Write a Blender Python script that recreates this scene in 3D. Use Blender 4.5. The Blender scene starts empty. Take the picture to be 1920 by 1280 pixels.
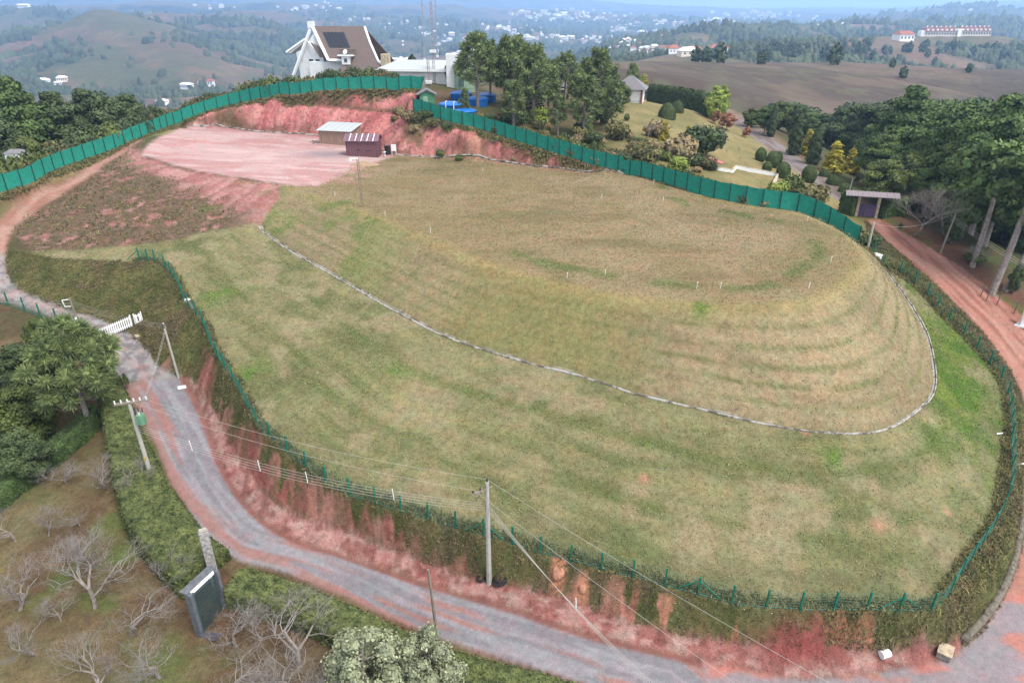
import bpy, bmesh, math, random
import numpy as np
from mathutils import Vector, Matrix, noise
from mathutils.geometry import delaunay_2d_cdt
from mathutils.bvhtree import BVHTree

sc = bpy.context.scene
random.seed(7); rng = np.random.default_rng(11)
R = math.radians
CAMH = 38.0; PITCH = R(26.3)

# ---------------------------------------------------------------- camera, sky, sun, exposure
cam_d = bpy.data.cameras.new('camera'); cam_d.sensor_width = 36; cam_d.lens = 24
cam_d.clip_start = 0.5; cam_d.clip_end = 40000
cam = bpy.data.objects.new('camera', cam_d); sc.collection.objects.link(cam)
cam.location = (0, 0, CAMH); cam.rotation_euler = (math.pi/2 - PITCH, 0, 0)
sc.camera = cam
SUN_EL, SUN_AZ = R(58), R(130)          # azimuth clockwise from +Y (camera forward)
w = bpy.data.worlds.new('World'); sc.world = w; w.use_nodes = True
wn, wl = w.node_tree.nodes, w.node_tree.links
bg = wn['Background']; sky = wn.new('ShaderNodeTexSky'); sky.sky_type = 'NISHITA'
sky.sun_disc = False; sky.sun_elevation = SUN_EL; sky.sun_rotation = SUN_AZ
sky.altitude = 1500; sky.air_density = 1.0; sky.dust_density = 2.0; sky.ozone_density = 1.0
hs = wn.new('ShaderNodeHueSaturation'); hs.inputs['Saturation'].default_value = .35      # thin overcast: the blue is mostly veiled
wl.new(sky.outputs[0], hs.inputs['Color']); 
# a bright bank of thin cloud on the right of the view, a faint veil elsewhere
tcw = wn.new('ShaderNodeTexCoord'); dp_ = wn.new('ShaderNodeVectorMath'); dp_.operation = 'DOT_PRODUCT'; dp_.inputs[1].default_value = (.62, .78, .05)
wl.new(tcw.outputs['Generated'], dp_.inputs[0]); mr = wn.new('ShaderNodeMapRange'); mr.interpolation_type = 'SMOOTHSTEP'; mr.inputs['From Min'].default_value = .3; mr.inputs['From Max'].default_value = 1.0
mr.inputs['To Min'].default_value = .18; mr.inputs['To Max'].default_value = .9; wl.new(dp_.outputs['Value'], mr.inputs['Value'])
nzw = wn.new('ShaderNodeTexNoise'); nzw.inputs['Scale'].default_value = 3.5; nzw.inputs['Detail'].default_value = 6; wl.new(tcw.outputs['Generated'], nzw.inputs['Vector'])
ad = wn.new('ShaderNodeMath'); ad.operation = 'MULTIPLY_ADD'; wl.new(nzw.outputs['Fac'], ad.inputs[0]); ad.inputs[1].default_value = .5; ad.inputs[2].default_value = -.25
ad2 = wn.new('ShaderNodeMath'); ad2.operation = 'ADD'; ad2.use_clamp = True; wl.new(ad.outputs[0], ad2.inputs[0]); wl.new(mr.outputs[0], ad2.inputs[1])
mxw = wn.new('ShaderNodeMix'); mxw.data_type = 'RGBA'; wl.new(ad2.outputs[0], mxw.inputs['Factor']); wl.new(hs.outputs[0], mxw.inputs['A']); mxw.inputs['B'].default_value = (10.5, 10.6, 10.6, 1)
wl.new(mxw.outputs['Result'], bg.inputs[0]); bg.inputs[1].default_value = 0.13
sd = bpy.data.lights.new('sun', 'SUN'); sd.energy = 2.2; sd.angle = R(22); sd.color = (1, .95, .88)
so = bpy.data.objects.new('sun', sd); sc.collection.objects.link(so)
dv = Vector((math.sin(SUN_AZ)*math.cos(SUN_EL), math.cos(SUN_AZ)*math.cos(SUN_EL), math.sin(SUN_EL)))
so.rotation_euler = dv.to_track_quat('Z', 'Y').to_euler()
so.location = (60, 60, 120)
vs = sc.view_settings; vs.view_transform = 'Standard'; vs.look = 'None'; vs.exposure = 1.16; vs.gamma = 1
sc.cycles.volume_bounces = 1
sc.cycles.max_bounces = 6

# ---------------------------------------------------------------- small tools
F = 1280.0; cP, sP = math.cos(PITCH), math.sin(PITCH)
def pix(u, v, z=None, d=None):
    """world point seen at photo position (u, v), at height z or at forward distance d"""
    a = (u-960)/F; b = (640-v)/F
    dx, dy, dz = a, cP + b*sP, -sP + b*cP
    t = (z-CAMH)/dz if d is None else d/dy
    return Vector((dx*t, dy*t, CAMH+dz*t))
def link(o): sc.collection.objects.link(o); return o
def tag(o, label=None, cat=None, group=None, kind=None):
    if label: o['label'] = label
    if cat: o['category'] = cat
    if group: o['group'] = group
    if kind: o['kind'] = kind
    return o
def empty(name, loc, rz=0, label=None, cat=None, group=None):
    o = bpy.data.objects.new(name, None); o.location = loc; o.rotation_euler = (0, 0, rz)
    o.empty_display_size = .3
    return tag(link(o), label, cat, group)
def mesh_np(name, V, Fc, mat=None, parent=None, smooth=False):
    """V (n,3) array, Fc (m,k) array of one face size"""
    V = np.asarray(V, dtype=np.float32); Fc = np.asarray(Fc, dtype=np.int32)
    me = bpy.data.meshes.new(name); k = Fc.shape[1]; m = len(Fc)
    me.vertices.add(len(V)); me.vertices.foreach_set('co', V.ravel())
    me.loops.add(m*k); me.loops.foreach_set('vertex_index', Fc.ravel())
    me.polygons.add(m); me.polygons.foreach_set('loop_start', np.arange(0, m*k, k, dtype=np.int32))
    me.update(calc_edges=True)
    if smooth: me.polygons.foreach_set('use_smooth', np.ones(m, dtype=bool))
    if mat: me.materials.append(mat)
    o = bpy.data.objects.new(name, me); link(o)
    if parent: o.parent = parent
    return o
class MB:
    """collects simple solids, then links them as ONE mesh object"""
    def __init__(s): s.v = []; s.f = []
    def quadbox(s, p):                 # 8 points: bottom 4 ccw then top 4
        n = len(s.v); s.v += [tuple(q) for q in p]
        s.f += [(n+3, n+2, n+1, n), (n+4, n+5, n+6, n+7), (n, n+1, n+5, n+4), (n+1, n+2, n+6, n+5), (n+2, n+3, n+7, n+6), (n+3, n, n+4, n+7)]
        return s
    def box(s, c, size, rz=0, M=None):
        hx, hy, hz = size[0]/2, size[1]/2, size[2]/2
        m = Matrix.Rotation(rz, 4, 'Z')
        P = [Vector(c) + m @ Vector(q) for q in ((-hx, -hy, -hz), (hx, -hy, -hz), (hx, hy, -hz), (-hx, hy, -hz), (-hx, -hy, hz), (hx, -hy, hz), (hx, hy, hz), (-hx, hy, hz))]
        if M: P = [M @ p for p in P]
        return s.quadbox(P)
    def tube(s, pts, r, n=6, caps=True):
        pts = [Vector(p) for p in pts]; rr = r if isinstance(r, (list, tuple)) else [r]*len(pts)
        b = len(s.v)
        for i, p in enumerate(pts):
            t = (pts[min(i+1, len(pts)-1)] - pts[max(i-1, 0)]).normalized()
            a = t.cross(Vector((0, 0, 1)) if abs(t.z) < .9 else Vector((1, 0, 0))).normalized(); c = t.cross(a)
            for k in range(n):
                g = 2*math.pi*k/n; s.v.append(tuple(p + (a*math.cos(g) + c*math.sin(g))*rr[i]))
        for i in range(len(pts)-1):
            for k in range(n):
                k2 = (k+1) % n; s.f.append((b+i*n+k, b+i*n+k2, b+(i+1)*n+k2, b+(i+1)*n+k))
        if caps:
            s.f.append(tuple(b+k for k in range(n))[::-1]); s.f.append(tuple(b+(len(pts)-1)*n+k for k in range(n)))
        return s
    def poly(s, pts, th=None, up=Vector((0, 0, 1))):   # extruded polygon
        n = len(s.v); k = len(pts); s.v += [tuple(p) for p in pts]
        if th is None: s.f.append(tuple(range(n, n+k))); return s
        s.v += [tuple(Vector(p)+up*th) for p in pts]
        s.f.append(tuple(range(n, n+k))[::-1]); s.f.append(tuple(range(n+k, n+2*k)))
        for i in range(k): j = (i+1) % k; s.f.append((n+i, n+j, n+k+j, n+k+i))
        return s
    def build(s, name, mat=None, parent=None, smooth=False, bevel=0):
        me = bpy.data.meshes.new(name); me.from_pydata(s.v, [], s.f); me.update()
        bm = bmesh.new(); bm.from_mesh(me); bmesh.ops.recalc_face_normals(bm, faces=bm.faces)
        if bevel: bmesh.ops.bevel(bm, geom=bm.edges[:], offset=bevel, segments=1, affect='EDGES')
        bm.to_mesh(me); bm.free()
        if smooth: me.polygons.foreach_set('use_smooth', [True]*len(me.polygons))
        if mat: me.materials.append(mat)
        o = bpy.data.objects.new(name, me); link(o)
        if parent: o.parent = parent
        return o
_kids = {}
def copy_tree(o, parent=None, kids=None):
    c = o.copy(); link(c)
    if parent: c.parent = parent
    for ch in (kids if kids is not None else list(o.children)): copy_tree(ch, c)
    return c

# vectorised gradient-free value noise
def _h(ix, iy, s):
    n = (ix*374761393 + iy*668265263 + s*1442695041) & 0xffffffff
    n = ((n ^ (n >> 13))*1274126177) & 0xffffffff
    return ((n ^ (n >> 16)) & 0xffff)/65535.0
def vnoise(x, y, s=0):
    x = np.asarray(x, float); y = np.asarray(y, float)
    ix = np.floor(x).astype(np.int64); iy = np.floor(y).astype(np.int64); fx = x-ix; fy = y-iy
    fx = fx*fx*fx*(fx*(fx*6-15)+10); fy = fy*fy*fy*(fy*(fy*6-15)+10)
    a = _h(ix, iy, s); b = _h(ix+1, iy, s); c = _h(ix, iy+1, s); d = _h(ix+1, iy+1, s)
    return (a+(b-a)*fx)*(1-fy) + (c+(d-c)*fx)*fy
def fbm(x, y, s=0, o=4, g=.5):
    r = 0; a = 1; t = 0
    for i in range(o):
        r = r + a*vnoise(x*2**i+17.3*i, y*2**i-9.1*i, s+i*31); t += a; a *= g
    return r/t
def sstep(a, b, x): t = np.clip((x-a)/(b-a), 0, 1); return t*t*(3-2*t)
def inpoly(x, y, P):
    P = [(p[0], p[1]) for p in P]; r = np.zeros(x.shape, bool); n = len(P)
    for i in range(n):
        x1, y1 = P[i]; x2, y2 = P[(i+1) % n]
        if y1 == y2: continue
        c = ((y1 > y) != (y2 > y)) & (x < (x2-x1)*(y-y1)/(y2-y1)+x1); r ^= c
    return r
def polydist(x, y, P):
    """distance to polyline, arc length, z there, signed side (+ = left of direction)"""
    D = np.full(x.shape, 1e9); S = np.zeros(x.shape); Z = np.zeros(x.shape); G = np.zeros(x.shape); s = 0
    for a, b in zip(P[:-1], P[1:]):
        ex, ey = b[0]-a[0], b[1]-a[1]; L2 = ex*ex+ey*ey
        if L2 < 1e-9: continue
        L = math.sqrt(L2)
        t = np.clip(((x-a[0])*ex+(y-a[1])*ey)/L2, 0, 1)
        dx = x-a[0]-t*ex; dy = y-a[1]-t*ey; d = np.hypot(dx, dy); m = d < D
        D[m] = d[m]; S[m] = (s+t*L)[m]; Z[m] = (a[2]+t*(b[2]-a[2]))[m]; G[m] = np.sign(ex*dy-ey*dx)[m]; s += L
    return D, S, Z, G
def dens(P, step=1.5, closed=False):
    """Catmull-Rom densified 3D polyline"""
    P = [Vector(p) for p in P]; out = []; n = len(P)
    for i in range(n-1):
        p0, p1, p2, p3 = P[max(i-1, 0)], P[i], P[i+1], P[min(i+2, n-1)]
        k = max(1, int((p2-p1).length/step))
        for j in range(k):
            t = j/k; t2 = t*t; t3 = t2*t
            q = .5*((2*p1)+(p2-p0)*t+(2*p0-5*p1+4*p2-p3)*t2+(3*p1-p0-3*p2+p3)*t3)
            out.append(q)
    out.append(P[-1]); return out
def walk(P, ds):
    """points each ds metres along polyline with direction"""
    out = []; acc = 0; nxt = 0
    for a, b in zip(P[:-1], P[1:]):
        L = (b-a).length
        while nxt <= acc+L and L > 0:
            out.append((a.lerp(b, (nxt-acc)/L), (b-a).normalized())); nxt += ds
        acc += L
    return out
def px(L, **k): return [pix(u, v, z) for u, v, z in L]
# ---------------------------------------------------------------- control lines of the land
C = {}
C['fence'] = px([(262,488,11.5),(300,494,11.4),(330,527,10.9),(350,572,10.2),(380,605,9.8),(400,655,9.2),(440,718,8.4),(480,790,7.6),(515,825,7.1),(560,862,6.3),(620,906,5.6),(690,932,5.1),(760,957,4.7),(840,981,4.3),(905,1000,4.1),(960,1015,3.9),(1010,1032,3.8),(1080,1050,3.7),(1140,1068,3.6),(1200,1082,3.5),(1265,1100,3.4),(1335,1117,3.3),(1400,1132,3.3),(1470,1139,3.2),(1545,1141,3.2),(1615,1140,3.2),(1690,1139,3.2),(1760,1135,3.2),(1795,1085,3.3),(1830,1035,3.4),(1865,985,3.5),(1892,920,3.8),(1896,850,4.3),(1893,780,5),(1885,730,5.6),(1862,690,6.4),(1830,655,7),(1800,622,7.8),(1770,595,8.5),(1735,552,9.5),(1700,520,10.5),(1675,502,11),(1650,490,11.6),(1632,470,12)])
C['drain'] = px([(488,428,12.5),(540,465,12),(620,510,11.6),(700,556,11),(790,605,10.6),(850,632,10.3),(920,655,10),(1000,678,9.8),(1100,703,9.5),(1200,735,9.2),(1300,758,8.9),(1400,782,8.6),(1500,800,8.3),(1600,807,8),(1660,798,7.9),(1710,770,7.8),(1748,732,7.8),(1750,680,8.2),(1735,620,8.9),(1700,560,9.7),(1670,520,10.4),(1640,490,11)])
C['rim'] = px([(530,345,15.3),(560,362,15),(630,383,15),(690,402,15),(740,424,15),(820,458,15),(900,492,15),(1000,522,15),(1100,545,15),(1200,560,15),(1300,572,15),(1400,575,15),(1500,566,15),(1570,540,15),(1610,505,15),(1622,480,15),(1600,452,15),(1560,424,15),(1500,401,15.2),(1400,386,15.2),(1300,366,15)])
C['padfront'] = px([(262,290,16),(300,303,16),(340,315,15.9),(420,330,15.8),(530,345,15.4)])
C['padback'] = px([(345,243,16.2),(420,243,16),(500,250,15.9),(600,257,15.7),(680,270,15.5),(740,291,15.2),(820,297,15),(900,303,15),(1050,320,15),(1150,332,15),(1230,345,15),(1300,362,15.1)])
C['bench'] = px([(395,212,18.9),(430,203,19.5),(500,199,20.2),(560,200,20.5),(650,208,20.1),(720,215,19.8),(755,222,19.4)])
C['bench2'] = [p+Vector((.3, 1.6, .1)) for p in C['bench']]
C['cuttop'] = px([(345,236,16.9),(400,212,19.0),(470,190,21),(560,172,22.9),(650,168,23.4),(730,172,23.1),(765,184,22.5)])
C['cuttopR'] = px([(765,184,22.5),(773,212,21.0),(830,238,19.6),(880,255,18.8),(960,275,17.6),(1050,300,16.5),(1150,322,15.8),(1230,340,15.4),(1300,361,15.1)])
C['backfence'] = px([(-260,460,14.8),(-120,410,15.0),(0,360,15.4),(60,337,15.8),(120,312,16),(170,294,16.2),(260,261,16.8),(340,228,17.5),(420,200,19.6),(480,181,21.6),(560,168,23.3),(640,163,23.9),(720,164,23.9),(797,168,23.7)])
C['rfence'] = px([(775,205,21.7),(830,226,20.4),(900,244,19.3),(960,262,18.4),(1050,290,17.1),(1150,316,16.2),(1200,331,15.8),(1300,361,15.4),(1400,384,15),(1500,399,14.6),(1560,430,13.4),(1600,457,12.3),(1630,467,12)])
C['slopefoot'] = px([(60,470,11.8),(130,468,12),(200,464,12.1),(330,449,12.4),(400,432,12.8),(480,415,13.4),(520,372,14.8)])
C['trackR'] = px([(270,262,17),(215,300,15.4),(160,340,14.4),(100,378,13.4),(50,410,12.6),(22,440,12),(12,480,11.2),(14,515,10.5),(40,545,9.9),(120,578,8.9),(200,603,8),(262,640,7.1),(300,690,6.1),(345,708,5.5)])
C['trackL'] = px([(255,262,16.9),(190,300,15.5),(120,340,14.6),(60,365,14),(0,410,13),(-30,450,12.2),(-40,500,11),(-20,550,9.8),(60,580,8.9),(130,605,8.2),(170,636,7.4),(190,680,6.3),(225,720,5.4)])
C['bankcrest'] = px([(22,466,12),(60,474,11.9),(100,483,11.7),(180,488,11.6),(262,492,11.4)])
C['roadL'] = px([(225,720,5.4),(255,760,4.7),(290,830,3.7),(320,900,2.7),(365,975,1.9),(430,1040,1.2),(540,1075,.9),(640,1115,.6),(760,1170,.4),(880,1215,.2),(1000,1250,.1),(1100,1285,0),(1230,1330,-.1)])
C['roadR'] = px([(345,708,5.5),(375,760,4.6),(395,810,3.9),(420,880,2.8),(465,945,2.1),(530,1000,1.6),(640,1040,1.2),(760,1080,.8),(860,1110,.6),(960,1138,.5),(1080,1180,.4),(1250,1222,.2),(1400,1256,0),(1500,1275,-.1),(1640,1262,-.3),(1800,1228,-.3)])
C['berm'] = px([(352,700,6),(395,762,5),(428,825,4.1),(470,895,3.1),(550,965,2.2),(660,1003,1.7),(760,1040,1.3),(870,1080,1),(960,1100,.9),(1040,1118,.8),(1120,1148,.7),(1250,1184,.6),(1400,1212,.4),(1520,1226,.2),(1650,1224,0),(1770,1212,-.1),(1805,1200,-.1)])
C['gutter'] = px([(1805,1200,-.1),(1840,1165,0),(1872,1120,.1),(1898,1060,.25),(1912,990,.6),(1918,920,1),(1920,860,1.5)])
C['rroadL'] = [pix(1805,1215,-.3), pix(1845,1180,-.2), pix(1880,1125,0), pix(1906,1060,.1), pix(1922,990,.5), pix(1930,920,.9), pix(1934,860,1.4), pix(1926,780,2.8), pix(1905,717,3.9), pix(1875,667,5.2), pix(1834,614,6.6), pix(1794,574,7.8), pix(1752,532,8.9), pix(1694,480,10.3), pix(1655,447,11), pix(1622,412,11.4)]
C['rroadR'] = [pix(2050,1290,-.6), pix(2060,1150,-.3), pix(2060,1000,.3), pix(2060,860,1.2), pix(2020,740,2.8), pix(1975,660,4.6), pix(1925,600,6.1), pix(1860,545,7.9), pix(1800,500,9.2), pix(1750,468,10.2), pix(1690,432,11.1), pix(1648,409,11.5)]
C['driveL'] = [pix(1605,404,11.5), pix(1570,375,11.8), pix(1520,342,12.1), pix(1470,305,12.4), pix(1430,272,12.7), pix(1395,247,13), pix(1362,225,13.2), pix(1335,205,13.4)]
C['driveR'] = [pix(1640,404,11.4), pix(1600,372,11.6), pix(1555,338,12), pix(1510,305,12.3), pix(1465,270,12.6), pix(1425,240,12.8), pix(1390,220,13), pix(1360,203,13.2)]
# green knoll behind the right fence
spots = [(1200,205,18.4),(1130,215,18.6),(1230,200,18.2),(1290,205,17.4),(1320,240,16),(1360,262,14.6),(1400,285,13.6),(1440,310,13),(1300,260,16.6),(1250,240,17.6),
 (1180,245,17.8),(1100,250,18),(1050,265,17.8),(1000,255,18.3),(940,235,19.6),(900,225,20.3),(860,210,21),(1200,285,16.8),(1260,290,16.2),(1330,300,15),(1400,325,13.6),(1340,322,14.4),(1450,345,13),(1500,370,12.6),
 (1000,215,19.8),(1100,205,19.2),(850,190,21.8),(820,175,22.6),(780,150,23.5),(700,140,23.5),(620,135,22.8),(560,137,21.5),(1060,180,20),(960,190,20.8)]
pts = []
for k, P in C.items(): C[k] = dens(P, 1.2); pts += C[k]
pts += [pix(*s) for s in spots]
# outer slopes beyond the left fence, the left foreground, and the right-hand forest floor
for q, dn in walk(C['backfence'], 6):
    nrm = Vector((-dn.y, dn.x, 0)).normalized()
    for dd, dz in ((3, -1), (12, -6), (30, -17), (60, -33), (100, -50)):
        if q.x > -38 and dd < 50: dz = {3: 0, 12: -.5, 30: -2}[dd]
        elif q.x > -38: dz *= .7
        p = q+nrm*dd; pts.append(Vector((p.x, p.y, q.z+dz)))
for q, dn in walk(C['rroadR'], 6):
    nrm = Vector((dn.y, -dn.x, 0)).normalized()
    if q.y < 30: continue
    for dd, dz in ((3, .3), (10, -.6), (22, -5), (45, -14), (80, -26), (130, -36)):
        p = q+nrm*dd; pts.append(Vector((p.x, p.y, q.z+dz)))
for q, dn in walk(C['driveR'], 8):
    nrm = Vector((dn.y, -dn.x, 0)).normalized()
    for dd, dz in ((4, -.4), (12, -3), (30, -11), (60, -22), (100, -34)):
        p = q+nrm*dd; pts.append(Vector((p.x, p.y, q.z+dz)))
for q, dn in walk(C['trackL'], 5):
    if q.y > 92 or q.y < 57: continue
    nrm = Vector((dn.y, -dn.x, 0)).normalized()
    for dd, dz in ((2.5, -.4), (8, -2.5), (18, -6.5), (40, -14), (70, -26)):
        p = q+nrm*dd
        if p.x < -36: pts.append(Vector((p.x, p.y, q.z+dz)))
garden = [(0,1280,-.6),(0,1100,.2),(0,940,1),(120,900,1.8),(190,820,3),(250,900,2.2),(300,1050,.9),(420,1150,.5),(600,1220,.1),(760,1280,-.3),(200,1200,0),(150,1000,1.2),(-150,1000,.8),(-150,1280,-1),(0,880,.8),(60,860,1.2),(300,985,1.4),(235,820,3.5)]
pts += [pix(*s) for s in garden]
pts += [Vector(p) for p in ((-40,10,-1),(-10,10,-.5),(20,10,-.8),(50,10,-1.2),(90,10,-3),(-90,10,-8),(-60,22,-1.5),(80,35,-3),(-110,50,-18),(-130,120,-8),
 (-20,230,3),(20,220,4),(60,225,-4),(-60,250,-8),(0,300,-32),(60,310,-35),(-100,300,-55),(130,300,-36),(-200,250,-55),(-260,60,-60),(-20,185,20),(20,180,18.5),(-60,200,18),(-50,170,21.5),
 (200,200,-34),(230,100,-30),(180,30,-16),(45,195,13),(70,190,8),(-420,350,-90),(420,350,-40),(0,480,-50),(-600,0,-100),(600,0,-40),(250,420,-38),(-250,420,-90),(-5,-40,-2),(0,0,-.8),(-300,-40,-60),(300,-40,-30))]
P2 = [Vector((p.x, p.y)) for p in pts]
cd = delaunay_2d_cdt(P2, [], [], 0, 1e-5)
orig = cd[3]
cv = [Vector((v.x, v.y, pts[orig[i][0]].z)) for i, v in enumerate(cd[0])]
near_bvh = BVHTree.FromPolygons(cv, [tuple(f) for f in cd[2]])
def cdt_z(x, y):
    h = near_bvh.ray_cast(Vector((x, y, 500)), Vector((0, 0, -1)))
    return h[0].z if h[0] is not None else -60.0

# far ridges: crest polylines (photo u, v, distance) with front/back slope
def crest(L): return [pix(u, v, d=d) for u, v, d in L]
RID = [
 (crest([(1120,122,340),(1200,119,380),(1300,117,400),(1500,118,420),(1700,121,430),(1800,129,430),(1920,130,430),(2150,130,450)]), .20, .30, 0),
 (crest([(1180,130,640),(1290,108,720),(1400,95,800),(1500,84,880),(1620,78,940),(1720,69,1000),(1860,66,1050),(1960,85,1080),(2100,100,1100)]), .17, .25, 1),
 (crest([(1250,85,1300),(1300,62,1400),(1350,50,1450),(1400,60,1480),(1480,52,1700),(1560,50,1800),(1640,48,1900)]), .22, .3, 2),
 (crest([(1590,55,1900),(1660,38,2100),(1710,35,2100),(1780,44,2100),(1900,42,2200),(2060,45,2200)]), .13, .25, 0),
 (crest([(1640,30,3800),(1700,22,3600),(1800,15,3600),(1860,12,3800),(1960,20,3800)]), .2, .25, 1),
 (crest([(-200,90,1900),(-60,60,2000),(60,62,2000),(120,48,1900),(190,24,1900),(235,40,1750),(290,62,1600),(345,100,1450),(370,135,1330)]), .30, .33, 3),
 (crest([(190,24,1900),(215,60,1650),(200,90,1500),(150,120,1350)]), .34, .34, 3),
 (crest([(0,28,2900),(60,14,2900),(90,22,2900)]), .25, .25, 0),
 (crest([(235,40,2300),(300,26,2500),(400,35,2500),(470,48,2350),(540,72,2150),(600,105,1900),(650,130,1750)]), .28, .33, 3),
 (crest([(400,35,2500),(420,70,2100),(450,100,1800)]), .35, .35, 3),
 (crest([(420,20,3400),(520,24,3300),(600,40,3100),(680,62,2800),(740,85,2500)]), .28, .3, 1),
 (crest([(-100,8,4400),(150,10,4400),(300,2,4600),(420,8,4600),(520,3,4700),(700,10,4800),(850,8,5200)]), .22, .2, 1),
 (crest([(560,20,4000),(700,34,3700),(800,36,3500),(900,48,3300),(1000,62,3000)]), .17, .25, 1),
 (crest([(700,70,2500),(800,82,2300),(900,92,2200),(1010,98,2100),(1100,104,2000),(1200,100,1900)]), .13, .2, 2),
 (crest([(900,14,5600),(1050,20,5200),(1180,30,4700),(1280,38,4200),(1400,40,3900)]), .12, .2, 1),
 (crest([(900,0,9000),(1100,4,9000),(1250,10,9000),(1400,17,9000),(1560,20,9000),(1700,14,9000),(1800,6,8600),(1900,2,8600),(2100,4,8600)]), .10, .2, 1),
 (crest([(-300,-12,8000),(0,-12,8000),(200,-8,8000),(330,-3,8200),(450,-9,8200),(600,-14,8500),(850,-11,8800),(950,-6,9000),(1100,0,9000)]), .12, .2, 1),
 (crest([(-300,140,1100),(0,178,1100),(150,182,1050),(280,190,1000)]), .1, .3, 2),
]
def far_z(x, y):
    r = np.hypot(x, y); th = np.arctan2(x, np.maximum(y, 1))
    left = sstep(.05, -.35, th)
    # calm valley floor climbing toward the far ranges
    b = np.interp(r, [200, 330, 600, 1000, 1600, 2400, 3500, 5000, 7000, 9000, 16000], [-35, -48, -75, -98, -112, -112, -98, -80, -55, -40, -60])
    b = b - left*np.interp(r, [200, 500, 1000, 1800], [0, 40, 40, 10])*1.0
    b = b + (fbm(x/420, y/420, 5, 4)-.5)*np.interp(r, [300, 700, 2000, 5000], [8, 26, 75, 110])
    z = b
    for P, kf, kb, ty in RID:
        P = dens(P, 120)
        D, S, Z, G = polydist(x, y, P)
        rr = np.hypot(x, y)
        wob = 1+.55*(vnoise(S/160+3, np.minimum(D, 400)/500, 77)-.5)
        k = kf*wob
        zr = Z - k*(np.sqrt(D*D+55**2)-55) - .00002*D*D
        zr = zr - 10*np.abs(vnoise(S/75, D/300, 51)-.5)*sstep(10, 120, D)*2*np.interp(r, [300, 800, 2000], [.35, .9, 2.2])
        K = 14.0
        m = np.maximum(z, zr); z = m + K*np.exp(-np.abs(z-zr)/K)*.35
    z = z + (fbm(x/90, y/90, 9, 4)-.5)*np.interp(r, [300, 800, 3000], [2, 8, 20])
    return z
def grid(rs, ths):
    Rr, T = np.meshgrid(rs, ths, indexing='ij'); return Rr*np.sin(T), Rr*np.cos(T)
def smoothg(Z, n):
    for _ in range(n):
        Q = np.pad(Z, 1, mode='edge'); Z = .5*Z+.125*(Q[:-2, 1:-1]+Q[2:, 1:-1]+Q[1:-1, :-2]+Q[1:-1, 2:])
    return Z
# ---- near sheet
NA, NR = 760, 620
ths = np.linspace(-R(57), R(57), NA)
rs = 14*(420/14)**(np.linspace(0, 1, NR)**.86)
X, Y = grid(rs, ths)
Z = np.array([cdt_z(a, b) for a, b in zip(X.ravel(), Y.ravel())]).reshape(X.shape)
Z = smoothg(Z, 2)
rr = np.hypot(X, Y); wf = sstep(215, 330, rr)
Z = Z*(1-wf) + far_z(X, Y)*wf
fx, fy, fz, fg = polydist(X, Y, C['fence'])
lawn_poly = C['fence'] + C['rfence'][::-1]
lawnpoly = [p for p in C['fence']] + [p for p in C['rim'][::-1] if p.y > 60 and p.x > 20 and 0]
# lawn boundary: fence line, right/back fence, pad edge, pink slope foot
lawnpoly = list(C['fence']) + [p for p in C['rfence'][::-1] if p.x > 24] + [p for p in C['padback'][::-1] if p.x > -20] + [pix(640,318,15.4), pix(600,345,15.3)] + [C['padfront'][-1]] + C['slopefoot'][::-1] + [pix(60,474,11.9)] + C['bankcrest']
# ---------------------------------------------------------------- materials for the land
ALB = .55
def S(r, g, b, k=None):
    f = lambda c: ((c/255+.055)/1.055)**2.4 if c > 10 else c/255/12.92
    k = ALB if k is None else k
    return np.array([f(r)*k, f(g)*k, f(b)*k])
def mat(name, col=(.5, .5, .5), rough=.85, metal=0.0, nscale=None, namt=.15, bump=0, spec=.3, coords='Object', stretch=None, trans=0):
    m = bpy.data.materials.new(name); m.use_nodes = True; N, L = m.node_tree.nodes, m.node_tree.links
    b = N['Principled BSDF']; b.inputs['Roughness'].default_value = rough; b.inputs['Metallic'].default_value = metal
    b.inputs['Specular IOR Level'].default_value = spec
    b.inputs['Base Color'].default_value = (*[float(c) for c in col], 1)
    tc = N.new('ShaderNodeTexCoord')
    if nscale:
        n = N.new('ShaderNodeTexNoise'); n.inputs['Scale'].default_value = nscale; n.inputs['Detail'].default_value = 5
        src = tc.outputs[coords]
        if stretch:
            mp = N.new('ShaderNodeMapping'); mp.inputs['Scale'].default_value = stretch; L.new(src, mp.inputs[0]); src = mp.outputs[0]
        L.new(src, n.inputs['Vector'])
        mx = N.new('ShaderNodeMix'); mx.data_type = 'RGBA'; mx.inputs['A'].default_value = (*[float(max(0, c*(1-namt))) for c in col], 1)
        mx.inputs['B'].default_value = (*[float(c*(1+namt)) for c in col], 1)
        rp = N.new('ShaderNodeMapRange'); rp.inputs['From Min'].default_value = .32; rp.inputs['From Max'].default_value = .68
        L.new(n.outputs['Fac'], rp.inputs['Value']); L.new(rp.outputs[0], mx.inputs['Factor']); L.new(mx.outputs['Result'], b.inputs['Base Color'])
        if bump:
            bp = N.new('ShaderNodeBump'); bp.inputs['Strength'].default_value = 1; bp.inputs['Distance'].default_value = bump
            L.new(n.outputs['Fac'], bp.inputs['Height']); L.new(bp.outputs[0], b.inputs['Normal'])
    return m
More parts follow.
